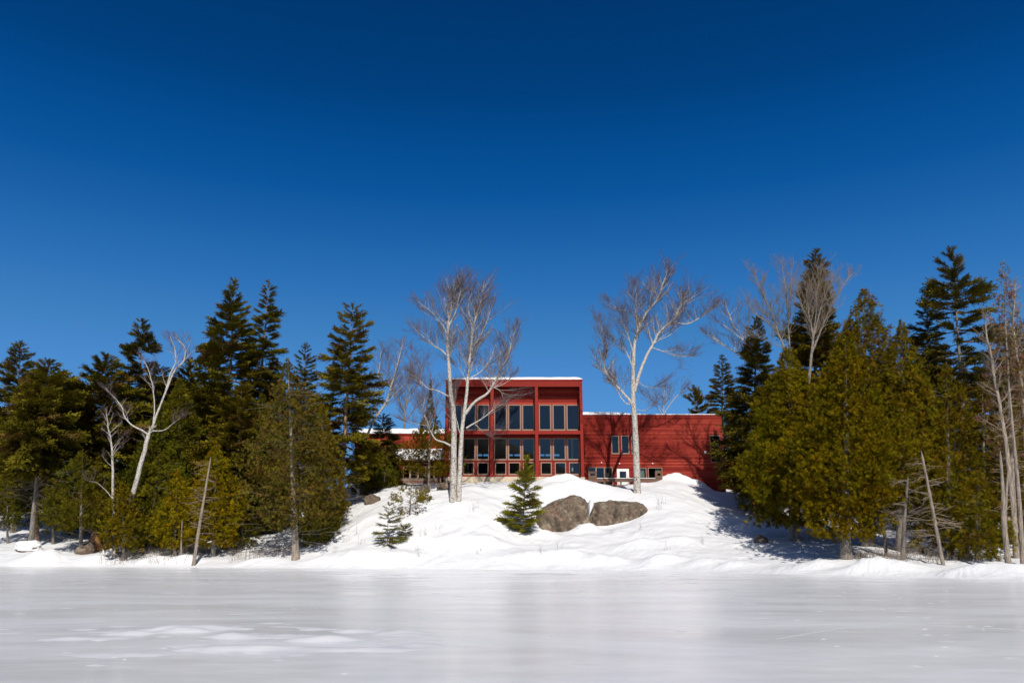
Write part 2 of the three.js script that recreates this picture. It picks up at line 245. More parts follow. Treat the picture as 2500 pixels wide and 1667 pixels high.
// ---------------------------------------------------------------- the red lodge
{
  const DT = 72, DR = 73.25, DW = 77, DL = 80;   // tower frame, tower wall, right wing, left wing
  const base = Y(1186, 72) - .8, lodge = thing('lodge', 'red board-sided lodge with a tall glazed centre and snow on its flat roofs', 'house', new THREE.Vector3(0, base, -72));
  const rng = rngOf(41);
  const put = (name, soup, mat, parent = lodge, kind) => { const g = soup.build ? soup.build() : soup; g.translate(0, -base, 72); return part(name, g, mat, parent, kind); };
  const sub = (name, parent = lodge) => { const g = new THREE.Group(); g.name = name; parent.add(g); return g; };
  const grainTex = tex(256, 256, (u, v) => { const q = .86 + .36 * loops(u, v, 5, 34, 3, 4) + .12 * loops(u, v, 40, 40, 8, 2); return [q, q, q].map((c) => L(clamp(c))); }, true, 1 / 2.1, 1 / .9);
  M.siding = new THREE.MeshPhysicalMaterial({ specularIntensity: .3, name: 'red_stained_boards', map: grainTex, vertexColors: true, roughness: .85 });
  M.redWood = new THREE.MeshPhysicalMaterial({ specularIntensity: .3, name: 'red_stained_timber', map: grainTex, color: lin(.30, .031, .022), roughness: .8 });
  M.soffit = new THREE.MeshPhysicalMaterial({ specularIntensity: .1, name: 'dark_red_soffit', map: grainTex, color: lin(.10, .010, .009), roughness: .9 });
  M.tan = std({ name: 'tan_window_frame', color: lin(.30, .19, .135), roughness: .6 });
  M.glass = new THREE.MeshPhysicalMaterial({ name: 'window_glass', color: lin(.55, .6, .62), roughness: 0, transmission: 1, thickness: 0, ior: 1.72 });
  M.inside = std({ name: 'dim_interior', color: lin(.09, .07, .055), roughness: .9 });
  M.concrete = std({ name: 'cream_concrete', color: lin(.60, .50, .37), roughness: .95, map: tex(128, 128, (u, v) => { const q = .85 + .35 * loops(u, v, 4, 4, 3, 4); return [q, q, q].map((c) => L(clamp(c))); }, true, .5, .5) });
  M.deck = std({ name: 'weathered_brown_wood', map: grainTex, color: lin(.16, .09, .062), roughness: .85 });
  M.whitePaint = std({ name: 'white_paint', color: lin(.82, .82, .8), roughness: .5 });
  M.curtain = std({ name: 'pale_green_curtain', color: lin(.50, .52, .40), roughness: .95 });
  const boards = (x0, x1, y0, y1, z, holes = [], pitch = .135, tone = () => 1) => { // lapped boards round openings
    const s = new Soup(), ys = []; for (let y = y0; y < y1 - .01; y += pitch) ys.push(y);
    for (const ya of ys) {
      const yb = Math.min(ya + pitch, y1), cuts = [x0]; for (let x = x0 + rng() * 4; x < x1 - .6; x += 2.6 + rng() * 2.6) if (x > x0 + .4) cuts.push(x); cuts.push(x1);
      const rowTone = .74 + .46 * rng(), bright = rng() < .12 ? 1.6 : 1;
      const edges = [ya, yb]; for (const h of holes) for (const q of [h[2], h[3]]) if (q > ya + .004 && q < yb - .004) edges.push(q); edges.sort((a, b) => a - b);
      for (let c = 0; c + 1 < cuts.length; c++) {
        const t0 = rowTone * (.9 + .2 * rng());
        for (let e = 0; e + 1 < edges.length; e++) {
          const a = edges[e], b = edges[e + 1], m = (a + b) / 2; let spans = [[cuts[c], cuts[c + 1] - .004]];
          for (const h of holes) if (m > h[2] && m < h[3]) spans = spans.flatMap(([p, q]) => (h[1] <= p || h[0] >= q ? [[p, q]] : [[p, Math.max(p, h[0])], [Math.min(q, h[1]), q]].filter(([u, v]) => v - u > .002)));
          const za = z + .022 * (1 - (a - ya) / pitch), zb = z + .022 * (1 - (b - ya) / pitch);
          for (const [p, q] of spans) {
            const n = Math.max(1, Math.round((q - p) / 1.2));
            for (let k = 0; k < n; k++) {
              const u = mix(p, q, k / n), v = mix(p, q, (k + 1) / n), f = t0 * bright * tone((u + v) / 2, m), fade = clamp((f - .8) * .7, 0, .5), C = [.285 * f, mix(.026, .06, fade) * f, mix(.018, .036, fade) * f];
              s.quad([u, a, za], [v, a, za], [v, b, zb], [u, b, zb], C);
              if (a === ya) s.quad([u, a, z], [v, a, z], [v, a, za], [u, a, za], C.map((c2) => c2 * .6));
            }
          }
        }
      }
    }
    return s;
  };
  const lining = (x0, x1, y0, y1, z, holes) => { // inner face of a wall with the same openings
    const s = new Soup(), xs = [...new Set([x0, x1, ...holes.flatMap((h) => [h[0], h[1]])])].filter((v) => v >= x0 && v <= x1).sort((a, b) => a - b), ys = [...new Set([y0, y1, ...holes.flatMap((h) => [h[2], h[3]])])].filter((v) => v >= y0 && v <= y1).sort((a, b) => a - b);
    for (let i = 0; i + 1 < xs.length; i++) for (let j = 0; j + 1 < ys.length; j++) { const mx = (xs[i] + xs[i + 1]) / 2, my = (ys[j] + ys[j + 1]) / 2; if (!holes.some((h) => mx > h[0] && mx < h[1] && my > h[2] && my < h[3])) s.box(xs[i], xs[i + 1], ys[j], ys[j + 1], z - .12, z - .004); }
    return s;
  };
  const window_ = (h, z, o = {}) => {
    const [x0, x1, y0, y1] = h, w = o.w ?? .075, g = sub('window'), s = new Soup(), f = z + .05, b = z - .06;
    s.box(x0, x0 + w, y0, y1, b, f); s.box(x1 - w, x1, y0, y1, b, f); s.box(x0 + w, x1 - w, y1 - w, y1, b, f); s.box(x0 + w, x1 - w, y0, y0 + w, b, f);
    s.box(x0 - .03, x1 + .03, y0 - .05, y0 - .002, z + .024, f + .05);
    put('frame', s, o.frame ?? M.tan, g);
    const p = new Soup(); p.quad([x0 + w, y0 + w, z], [x1 - w, y0 + w, z], [x1 - w, y1 - w, z], [x0 + w, y1 - w, z]); put('pane', p, M.glass, g);
    return g;
  };
  const snowSlab = (x0, x1, z0, z1, y, thick, seed, lean = 0) => { // z1 is the front edge; lean lowers the front
    const nx = Math.ceil((x1 - x0) / .25), prof = [[0, -.0], [.05, .5], [.14, .82], [.35, 1], [1, 1], [3, 1]], p = [], idx = [];
    for (let i = 0; i <= nx; i++) {
      const x = mix(x0, x1, i / nx), th = thick(x) * (1 + .28 * fbm(x * .8, seed, 2, 3)) * Math.min(1, .35 + Math.min(x - x0, x1 - x) * 2.2), over = .05 * N3(x * 1.3, seed, 5) + .03;
      for (const [d, h] of prof) p.push(x, y - lean + Math.min(d, z1 - z0) / (z1 - z0) * lean + h * th, z1 + over - Math.min(d, z1 - z0));
      p.push(x, y + thick(x), z0);
    }
    const w = prof.length + 1; for (let i = 0; i < nx; i++) for (let j = 0; j + 1 < w; j++) { const a = i * w + j; idx.push(a, a + w, a + 1, a + 1, a + w, a + w + 1); }
    const g = new THREE.BufferGeometry(); g.setAttribute('position', new THREE.Float32BufferAttribute(p, 3)); g.setIndex(idx); g.computeVertexNormals(); return g;
  };
  // ---- tower
  const xt = (px) => X(px, DT), yt = (py) => Y(py, DT), xr = (px) => X(px, DR), yr = (py) => Y(py, DR);
  const TX0 = xt(1086), TX1 = xt(1424), TOP = yt(926.5), FB = yt(943.6), L0 = yt(1059.5), L1 = yt(1051), zf = -DT, zr = -DR, ZB = -86;
  const posts = [[1086, 1093.5], [1197, 1204.6], [1306.7, 1314], [1417, 1424]].map((q) => q.map(xt));
  const cols = [[1097, 1127, 1131, 1161, 1165, 1194.5], [1206.5, 1237.3, 1241, 1271.5, 1275.3, 1304.4], [1316.3, 1345.3, 1350, 1380, 1384.3, 1414]].map((q) => q.map(xr));
  const colsS = [[1099, 1126, 1132, 1158.5, 1166.5, 1193], [1209, 1236, 1242, 1270, 1277, 1304], [1319.5, 1346, 1353.5, 1380.5, 1388, 1414.5]].map((q) => q.map(xr));
  const holes = [], fr = [];
  for (let b = 0; b < 3; b++) for (let k = 0; k < 3; k++) {
    for (const [c, y1, y0] of [[cols, 988, 1050], [cols, 1069.5, 1122.5], [colsS, 1128.5, 1158.5]]) { const h = [c[b][k * 2], c[b][k * 2 + 1], yr(y0), yr(y1)]; holes.push(h); }
  }
  const SILL = yr(1163.6);
  put('wall', boards(xr(1088), xr(1422), SILL, yr(945), zr, holes), M.siding, lodge, 'stuff');
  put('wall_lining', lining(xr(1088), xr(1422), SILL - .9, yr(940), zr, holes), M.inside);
  for (const h of holes) window_(h, zr);
  { const m = std({ name: 'faded_red_mullion', color: lin(.22, .085, .06) }); // posts between the tall windows
    for (let b = 0; b < 3; b++) for (const k of [1, 3]) for (const [ya, yb] of [[1050, 988], [1122.5, 1069.5]]) { const s = new Soup(); s.box(cols[b][k] + .012, cols[b][k + 1] - .012, yr(ya), yr(yb), zr + .03, zr + .06); put('mullion', s, m); }
  }
  for (const [a, b] of posts) { const s = new Soup(); s.box(a, b, yt(1166), FB, zf - .22, zf); put('post', s, M.redWood); const f = new Soup(); f.box(a - .04, b + .05, yt(1190) - .5, yt(1160.5) - .15, zf - .4, zf + .06); put('footing', f, M.concrete); }
  { const s = new Soup(); const n = 3; for (let k = 0; k < n; k++) s.box(TX0, TX1, mix(FB, TOP - .12, k / n) + .008, mix(FB, TOP - .12, (k + 1) / n) - .008, zf - .12, zf + .012 + .006 * k); s.box(TX0 - .05, TX1 + .05, TOP - .12, TOP, zf - .2, zf + .07); s.box(TX0, TX1, FB + .01, TOP - .13, zf - .19, zf - .13); put('fascia', s, M.redWood); }
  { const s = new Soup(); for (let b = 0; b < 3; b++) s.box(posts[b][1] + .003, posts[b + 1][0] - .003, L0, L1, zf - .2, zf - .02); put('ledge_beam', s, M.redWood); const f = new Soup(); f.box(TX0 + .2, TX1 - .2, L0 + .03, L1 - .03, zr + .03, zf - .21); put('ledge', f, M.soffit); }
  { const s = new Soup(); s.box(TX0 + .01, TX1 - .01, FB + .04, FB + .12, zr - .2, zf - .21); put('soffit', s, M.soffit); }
  { let s = new Soup(); s.box(TX0, TX0 + .14, yt(1186) - .8, TOP - .13, ZB, zf - .23); put('side_wall', s, M.redWood); s = new Soup(); s.box(TX1 - .14, TX1, yt(1186) - .8, TOP - .13, ZB, zf - .23); put('side_wall', s, M.redWood); }
  { const s = new Soup(); s.box(TX0 - .04, TX1 + .04, TOP - .1, TOP - .004, ZB - .3, zf - .21); put('roof', s, M.redWood); }
  put('roof_snow', snowSlab(TX0 + .02, TX1 + .03, ZB, zf + .06, TOP + .002, (x) => .27 - .10 * smooth(-2, -6, x), 3), M.roofSnow);
  { const s = new Soup(); s.box(xr(1088), xr(1422), yt(1190) - .6, SILL - .002, zr - .14, zr + .1); put('foundation', s, M.concrete); const t = new Soup(); t.box(xr(1088), xr(1422), SILL + .003, yr(1159.6), zr + .026, zr + .07); put('sill_board', t, M.redWood); }
  { // rooms behind the glass, with a strip of windows in the rear wall
    const zb = ZB + .3, slots = [[1165, 1177], [1180, 1193.5], [1241, 1252], [1256, 1271], [1318, 1329], [1332, 1345.5], [1352, 1366]].map(([a, b]) => [X(a, 85.7, 1111), X(b, 85.7, 1111), Y(1113.2, 85.7), Y(1108.6, 85.7)]);
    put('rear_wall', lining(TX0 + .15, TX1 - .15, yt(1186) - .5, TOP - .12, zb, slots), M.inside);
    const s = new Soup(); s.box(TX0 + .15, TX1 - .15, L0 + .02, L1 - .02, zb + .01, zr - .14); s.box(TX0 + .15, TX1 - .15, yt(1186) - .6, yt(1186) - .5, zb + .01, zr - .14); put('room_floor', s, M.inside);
    const c = new Soup(); const x = X(1397.5, 75.5, 1090); c.box(x - .1, x + .1, Y(1200, 75.5), L0 + .02, -75.7, -75.5); put('room_column', c, std({ name: 'pale_column', color: lin(.6, .6, .55) }));
    for (let k = 0; k < 5; k++) { const t = new Soup(); const tx = TX0 + 1.4 + k * 2.4; t.box(tx, tx + 1.5, Y(1153, 75), Y(1153, 75) + .06, -75.6, -74.6); t.box(tx + .1, tx + .2, Y(1186, 75) - .4, Y(1153, 75), -75.2, -75); t.box(tx + 1.3, tx + 1.4, Y(1186, 75) - .4, Y(1153, 75), -75.2, -75); put('table', t, M.inside); }
  }
  // ---- right wing
  const xw = (px, py) => X(px, DW, py), yw = (py) => Y(py, DW), zw = -DW;
  const WX0 = TX1 - .1, WX1 = xw(1766, 1100), WT = yw(1012.6), WB = yw(1215);
  const H = (a, b, y1, y0) => [xw(a, (y0 + y1) / 2), xw(b, (y0 + y1) / 2), yw(y0), yw(y1)];
  const narrow = [H(1493, 1511.5, 1063.5, 1107.5), H(1517, 1536, 1063.5, 1107.5), H(1542, 1560, 1063.5, 1107.5)];
  const low = [H(1436, 1455.5, 1140.5, 1183), H(1455.5, 1476, 1140.5, 1183), H(1476, 1496.5, 1140.5, 1183), H(1559, 1578.5, 1142, 1170), H(1582.5, 1617.5, 1141.5, 1170)];
  const tall = [H(1734.5, 1760.5, 1062.5, 1128)], door = H(1506.5, 1536, 1144.5, 1186);
  const all = [...narrow, ...low, ...tall, door];
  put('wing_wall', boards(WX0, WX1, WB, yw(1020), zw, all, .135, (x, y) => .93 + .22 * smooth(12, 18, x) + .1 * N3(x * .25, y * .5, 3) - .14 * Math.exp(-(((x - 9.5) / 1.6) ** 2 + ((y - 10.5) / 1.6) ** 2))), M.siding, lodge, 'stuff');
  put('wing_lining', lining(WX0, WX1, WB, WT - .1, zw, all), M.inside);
  { const s = new Soup(); s.box(WX0, WX1 + .06, yw(1019.6), WT - .09, zw - .1, zw + .05); s.box(WX0, WX1 + .1, WT - .085, WT, zw - .1, zw + .09); put('wing_fascia', s, M.redWood); const r = new Soup(); r.box(WX0, WX1 + .05, WT - .1, WT - .004, -92, zw - .11); put('wing_roof', r, M.redWood); const e = new Soup(); e.box(WX1 - .15, WX1 + .02, WB, WT - .11, -92, zw - .004); put('wing_end_wall', e, M.redWood); const c = new Soup(); c.box(WX1 - .02, WX1 + .03, WB, yw(1020), zw - .1, zw + .045); put('corner_board', c, M.redWood); const i = new Soup(); i.box(WX0, WX1 - .2, WB, WT - .15, -81.2, -81); put('partition', i, M.inside); }
  put('wing_snow', snowSlab(WX0 + .1, WX1 + .1, -92, zw + .1, WT + .002, (x) => .10 + .2 * smooth(13.5, 9, x), 8), M.roofSnow);
  for (const h of [...narrow, ...low, ...tall]) window_(h, zw, { w: .06 });
  { const g = sub('door'), s = new Soup(), [a, b, y0, y1] = door; const w = .26; s.box(a, a + w, y0, y1, zw - .05, zw + .07); s.box(b - w, b, y0, y1, zw - .05, zw + .07); s.box(a + w, b - w, y1 - .24, y1, zw - .05, zw + .07); s.box(a + w, b - w, y0, y0 + .45, zw - .05, zw + .05); put('frame', s, M.whitePaint, g); const p = new Soup(); p.quad([a + w, y0 + .45, zw], [b - w, y0 + .45, zw], [b - w, y1 - .24, zw], [a + w, y1 - .24, zw]); put('pane', p, M.glass, g); g.userData.label = 'white framed door with a dark pane'; }
  { const s = new Soup(); const [a, b, y0, y1] = low[3]; for (let k = 0; k < 9; k++) s.box(a + .1 + k * .055, a + .145 + k * .055, y0, y1, zw - .22 - .02 * (k % 2), zw - .19 - .02 * (k % 2)); put('curtain', s, M.curtain); }
  { const s = new Soup(), [, , y0, y1] = low[4]; const e = low[4]; for (let k = 0; k < 9; k++) s.box(e[0] + .74 + k * .055, e[0] + .785 + k * .055, y1 - .45, y1, zw - .22 - .02 * (k % 2), zw - .19 - .02 * (k % 2)); put('curtain', s, M.curtain); }
  for (const [px, py] of [[1469, 1130], [1513, 1132.5], [1594, 1132], [1723, 1105]]) { const g = sub('wall_lamp'), big = px > 1700 ? 1.9 : 1, q = at(px, py, DW - .1), sp = new THREE.SphereGeometry(.055 * big, 10, 8); sp.scale(1, .9, 1.2); sp.translate(q.x, q.y, q.z); put('lamp_head', sp, M.whitePaint, g); const st = new Soup(); st.box(q.x - .05 * big, q.x + .05 * big, q.y + .01, q.y + .09 * big, zw + .02, zw + .06); put('bracket', st, M.whitePaint, g); }
  { // deck with a rail and two built-in screens
    const g = sub('deck'), d = 74.9, x = (px) => X(px, d, 1165), y = (py) => Y(py, d), z = -d;
    const rail = new Soup(); rail.box(x(1436.5), x(1617.5), y(1176.5), y(1168), z - .08, z); put('rail', rail, M.deck, g);
    const cap = new Soup(); cap.box(x(1457), x(1600), y(1168) + .003, y(1168) + .045, z - .16, z + .05); put('rail_snow', cap, M.roofSnow, g);
    for (const [a, b] of [[1436.5, 1456.5], [1600, 1617.5]]) { const s = new Soup(); s.box(x(a), x(b), y(1155.5), y(1150.5), z - .08, z + .03); s.box(x(a), x(b), y(1167.8), y(1161), z - .08, z + .03); s.box(x(a), x(a) + .2, y(1161), y(1155.5), z - .08, z + .03); s.box(x(b) - .16, x(b), y(1161), y(1155.5), z - .08, z + .03); put('rail_panel', s, M.deck, g); }
    for (const px of [1438, 1476, 1516, 1556, 1592, 1615]) { const s = new Soup(); s.box(x(px) - .06, x(px) + .06, y(1200), y(1176.6), z - .1, z - .01); put('rail_post', s, M.deck, g); }
    const f = new Soup(); f.box(x(1434), x(1619), y(1187), y(1184), zw + .1, z); put('deck_floor', f, M.deck, g);
  }
  // ---- left wing with its glazed porch
  const xl = (px, d = DL, py = 1090) => X(px, d, py), LX0 = xl(868), LX1 = TX0 + .02, LT = Y(1058.5, DL), zl = -DL;
  put('left_wing_wall', boards(LX0, LX1, Y(1112, DL), LT - .16, zl, []), M.siding, lodge, 'stuff');
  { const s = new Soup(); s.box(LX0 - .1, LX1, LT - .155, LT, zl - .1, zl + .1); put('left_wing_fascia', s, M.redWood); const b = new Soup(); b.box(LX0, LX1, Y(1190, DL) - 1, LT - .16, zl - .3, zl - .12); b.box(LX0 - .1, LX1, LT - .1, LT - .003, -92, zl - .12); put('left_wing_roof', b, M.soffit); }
  put('left_wing_snow', snowSlab(LX0 - .1, LX1, -92, zl + .12, LT + .002, () => .52, 15), M.roofSnow);
  { const dP = 78.2, zp = -dP, px0 = xl(958, dP, 1130), top = Y(1128, dP), s = new Soup();
    const py = (q) => Y(q, dP), pane = []; const ed = [984, 1001.5, 1020.5, 1040, 1060, 1074].map((q) => xl(q, dP, 1150));
    const hs = []; for (let k = 0; k + 1 < ed.length; k++) hs.push([ed[k], ed[k + 1], py(1172), py(1138)]);
    put('porch_wall', boards(px0, LX1, py(1196), top, zp, hs), M.siding, lodge, 'stuff'); put('porch_lining', lining(px0, LX1, py(1196), top, zp, hs), M.inside);
    for (const h of hs) window_(h, zp, { w: .085 });
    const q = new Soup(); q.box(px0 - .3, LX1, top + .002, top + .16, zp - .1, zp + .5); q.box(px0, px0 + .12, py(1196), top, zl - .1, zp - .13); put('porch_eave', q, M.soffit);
    // sloping porch roof under snow
    const g = snowSlab(px0 - .3, LX1, zl + .03, zp + .55, Y(1104.5, DL), () => .34, 21, Y(1104.5, DL) - (top + .17)); put('porch_snow', g, M.roofSnow);
    const dr = 77.2, zrr = -dr, r = sub('porch_railing'), rx = (p) => X(p, dr, 1173), ry = (p) => Y(p, dr);
    const a = new Soup(); a.box(rx(945), rx(1076), ry(1169.2), ry(1167.4), zrr - .07, zrr + .03); a.box(rx(945), rx(1076), ry(1181), ry(1179.2), zrr - .05, zrr + .01); put('rail', a, M.deckGrey = std({ name: 'grey_wood', map: grainTex, color: lin(.30, .24, .19) }), r);
    const k2 = new Soup(); for (let p = 946; p < 1076; p += 3.9) k2.box(rx(p) - .035, rx(p) + .035, ry(1179), ry(1169.3), zrr - .04, zrr + .005); put('picket', k2, M.deckGrey, r, 'stuff');
    for (const p of [946, 988, 1032, 1075]) { const s3 = new Soup(); s3.box(rx(p) - .06, rx(p) + .06, ry(1192), ry(1167), zrr - .08, zrr + .04); put('rail_post', s3, M.deckGrey, r); }
  }
  // ---- low shed beyond the right end
  { const d = 84, z = -d, x0 = X(1768, d, 1150), x1 = X(1880, d, 1150), T = Y(1124, d); put('shed_wall', boards(x0, x1, Y(1200, d), T, z, []), M.siding, lodge, 'stuff'); const s = new Soup(); s.box(x0, x1, Y(1200, d), T, -89, z - .01); s.box(x0 - .3, x1 + .3, T + .003, T + .15, -89.3, z + .4); put('shed_roof', s, M.soffit); put('shed_snow', snowSlab(x0 - .3, x1 + .3, -89.3, z + .42, T + .155, () => .3, 33), M.roofSnow); }
}
// ---------------------------------------------------------------- boulders and stones
{
  M.granite = std({ name: 'lichened_granite', vertexColors: true, roughness: .95 });
  M.rustRock = std({ name: 'rusty_rock', vertexColors: true, color: lin(1.5, .95, .5), roughness: .95 });
  const rock = (name, label, p, r, seed, mat, warp = .22, group, snow) => {
    const big = name === 'boulder', g = new THREE.IcosahedronGeometry(1, big ? 52 : 18), q = g.attributes.position, v = new THREE.Vector3(), C = [];
    for (let k = 0; k < q.count; k++) {
      v.fromBufferAttribute(q, k); const pw = big ? 4.2 : 2.8, l = Math.pow(Math.abs(v.x) ** pw + Math.abs(v.y) ** pw + Math.abs(v.z) ** pw, 1 / pw), X0 = v.x * r[0] + seed, Y0 = v.y * r[1], Z0 = v.z * r[2];
      const m = (1 + warp * fbm(v.x * 1.1 + seed, v.y * 1.1, v.z * 1.1, 3) + .07 * fbm(X0 * 1.3, Y0 * 1.3, Z0 * 1.3, 3) + .045 * fbm(X0 * 5, Y0 * 5, Z0 * 5, 3)) / l;
      q.setXYZ(k, v.x * m * r[0], v.y * m * r[1], v.z * m * r[2]);
      // granite grain, dark weeping streaks and pale lichen
      const grain = 1 + 1.0 * fbm(X0 * 6.5, Y0 * 6.5, Z0 * 6.5, 3) + .5 * fbm(X0 * 1.2, Y0 * 1.2, Z0 * 1.2, 3), streak = smooth(.02, .30, fbm(X0 * 2.2, Y0 * .5, Z0 * 2.2, 3)), li = smooth(.04, .26, fbm(X0 * 2.6 + 40, Y0 * 2.6, Z0 * 2.6, 4)), pink = smooth(.1, .3, fbm(X0 * 1.5, Y0 * 1.5 + 20, Z0 * 1.5, 3));
      const base = [mix(.138, .22, li), mix(.102, .18, li), mix(.072, .13, li)], f = clamp(grain, .3, 1.8) * (1 - .5 * streak); C.push(base[0] * f * (1 + .2 * pink), base[1] * f, base[2] * f);
    }
    g.setAttribute('color', new THREE.Float32BufferAttribute(C, 3));
    g.computeVertexNormals();
    const o = thing(name, label, 'rock', p, group); part('stone', g, mat, o);
    if (snow) { const c = g.clone(), s = c.attributes.position; c.deleteAttribute('color'); for (let k = 0; k < s.count; k++) { const y = s.getY(k); s.setXYZ(k, s.getX(k) * 1.05, y > 0 ? y * 1.05 + snow : y * .2 + snow * .2, s.getZ(k) * 1.05); } c.computeVertexNormals(); part('snow_cap', c, M.roofSnow, o); }
    return o;
  };
  const a = at(1380, 1282, 64.4), b = at(1510, 1283, 64.5);
  const A = rock('boulder', 'taller grey brown boulder on the slope beside the green fir', a, [2.2, 1.95, 2.1], 3.3, M.granite, .3); A.rotation.z = .30;
  const B = rock('boulder', 'broad rounded brown boulder below the lone birch by the deck', b, [2.35, 1.75, 2.0], 9.2, M.granite, .3); B.rotation.z = -.10;
  { const g = new THREE.SphereGeometry(1, 20, 16), q = g.attributes.position; for (let k = 0; k < q.count; k++) q.setXYZ(k, q.getX(k) * (.05 + .26 * smooth(-1, 1, q.getY(k))), q.getY(k) * .75, q.getZ(k) * .9); g.computeVertexNormals(); const c = at(1440, 1243, 63.0), m = new THREE.Mesh(g, M.roofSnow); m.name = 'snow_wedge'; shadowed(m); A.add(m); m.position.copy(c).sub(a).applyAxisAngle(new THREE.Vector3(0, 0, 1), -.30); m.rotation.z = -.55; }
  const st = [['grey stone half buried beside the big birch trunk', 1083, 1199, 68, [.55, .42, .45], 0], ['mossy stone poking out of snow near the slender cedar', 1036, 1205, 67.2, [.5, .4, .4], 0], ['dark rock on the bank under the pines edge', 908, 1226, 67, [.62, .5, .5], 0], ['rounded snow capped rock left of the shore', 70, 1336, 63.5, [.85, .4, .6], .12], ['rust coloured leaning rock at the shore under the cedars', 238, 1330, 62.8, [.75, .95, .5], 0], ['grey shore rock beside the rust coloured one', 208, 1347, 61.7, [.7, .5, .5], 0], ['low dark stone at the foot of the shore bushes', 268, 1347, 61.6, [.55, .35, .4], .08], ['small dark stone at the ice edge in front of the big cedar', 1860, 1330, 54, [.4, .3, .3], 0]];
  st.forEach(([l, px, py, d, r, sn], k) => { const p = at(px, py, d); p.y = Math.max(ground(p.x, d) + r[1] * .35, p.y - .1); const o = rock('rock', l, p, r, 20 + k * 3.7, k === 4 ? M.rustRock : M.granite, .5, null, sn); o.rotation.set(.1 * k, k * 1.3, k === 4 ? -.5 : .15); });
}

// ---------------------------------------------------------------- trees
const UPV = new THREE.Vector3(0, 1, 0);
// a spruce bough of unit length along +x: fan of needle clad twigs
function boughGeometry(seed, dense = 1, bare = false) {
  const r = rngOf(seed), s = new Soup();
  const axisY = (t) => -.10 * t + .16 * t * t;
  const twig = (x, y, z, dx, dy, dz, l, w) => {
    const n = Math.max(3, Math.round(l / .055 * dense)); const sx = -dz, sz = dx;
    for (let k = 0; k < n; k++) {
      const t = (k + .2) / n, cx = x + dx * l * t, cy = y + dy * l * t - .10 * l * t * t, cz = z + dz * l * t, ww = w * (1 - .35 * t) * (.75 + .5 * r());
      for (const sd of [-1, 1]) { const up = (r() - .38) * ww * 1.1, f = .045 + .03 * r(); const g = .75 + .5 * r();
        s.tri([cx - dx * .012, cy, cz - dz * .012], [cx + dx * .036, cy + .004, cz + dz * .036], [cx + dx * f + sx * sd * ww, cy + up, cz + dz * f + sz * sd * ww], [g, g, g]); }
      if (k % 2 === 0) { const g = .8 + .5 * r(); s.tri([cx - dx * .015, cy - .004, cz - dz * .015], [cx + dx * .05, cy, cz + dz * .05], [cx + dx * .05, cy + ww * .9, cz + dz * .05], [g, g, g]); }
    }
    s.tri([x + dx * l * .9 + sx * .012, y + dy * l * .9 - .08 * l, z + dz * l * .9 + sz * .012], [x + dx * l * .9 - sx * .012, y + dy * l * .9 - .08 * l, z + dz * l * .9 - sz * .012], [x + dx * (l + .05), y + dy * l - .1 * l, z + dz * (l + .05)], [1.1, 1.1, 1]);
  };
  for (let k = 0; k < 12; k++) { const t = k / 12, u = (k + 1) / 12, w = .012 * (1 - t) + .003; s.quad([t, axisY(t), -w], [t, axisY(t), w], [u, axisY(u), w * .9], [u, axisY(u), -w * .9], [1.6, .9, .9]); s.quad([t, axisY(t) - w, 0], [t, axisY(t) + w, 0], [u, axisY(u) + w, 0], [u, axisY(u) - w, 0], [1.6, .9, .9]); }
  const n = 17;
  for (let k = 0; k < n; k++) for (const sd of [-1, 1]) { const t = (bare ? .1 : .26) + (bare ? .88 : .72) * (k + r() * .8) / n, l = (.30 * Math.sin(Math.PI * (.22 + .66 * (1 - t))) + .07) * (.7 + .6 * r()), a = sd * (.95 - .3 * t + .35 * (r() - .5)), e = .7 * (r() - .42); twig(t, axisY(t), 0, Math.cos(a) * Math.cos(e), Math.sin(e), Math.sin(a) * Math.cos(e), l, .066); }
  for (let k = 0; k < 7; k++) { const t = .4 + .55 * r(), a = (r() - .5) * 1.6; twig(t, axisY(t), 0, Math.cos(a) * .75, .55 + .3 * r(), Math.sin(a) * .75, .14 + .1 * r(), .06); }
  twig(.62, axisY(.62), 0, 1, .05, 0, .38, .07);
  return s.build();
}
// a cedar spray clump, unit size: flat scaly fans hanging round a short stem
function sprayGeometry(seed) {
  const r = rngOf(seed), s = new Soup();
  for (let f = 0; f < 9; f++) {
    const yaw = (r() - .5) * 2.4, pit = (r() - .35) * 1.1, roll = (r() - .5) * 1.6, e = new THREE.Matrix4().makeRotationFromEuler(new THREE.Euler(roll, yaw, pit, 'YZX')), o = new THREE.Vector3((r() - .3) * .35, (r() - .5) * .5, (r() - .5) * .5), P = (x, y) => { const v = new THREE.Vector3(x, y, (r() - .5) * .03).applyMatrix4(e).add(o); return [v.x, v.y - .10 * x * x, v.z]; };
    const n = 6, len = .5 + .25 * r();
    for (let k = 0; k < n; k++) for (const sd of [-1, 1]) { const t = k / n, x = t * len, l = (.24 * (1 - t * .7)) * (.7 + .6 * r()), a = .75 + .25 * r(), w = .05 + .02 * r(), g = .72 + .56 * r(), tip = [x + Math.cos(a) * l, sd * Math.sin(a) * l]; s.tri(P(x, 0), P(x + w, sd * .01), P(...tip), [g, g, g]); s.tri(P(x + w * .6, sd * .02), P(tip[0] + .05, tip[1] * .78), P(tip[0] - .01, tip[1] * 1.02), [g * 1.05, g * 1.05, g]); }
    const g = .8 + .4 * r(); s.tri(P(len * .85, -.03), P(len * .85, .03), P(len * 1.15, 0), [g, g, g]);
  }
  return s.build();
}
M.needle.vertexColors = true;
const BOUGHS = [1, 2, 3, 4].map((k) => boughGeometry(k * 77)), FINE = [5, 6].map((k) => boughGeometry(k * 77, .8, true)), SPRAYS = [1, 2, 3, 4].map((k) => sprayGeometry(k * 131));
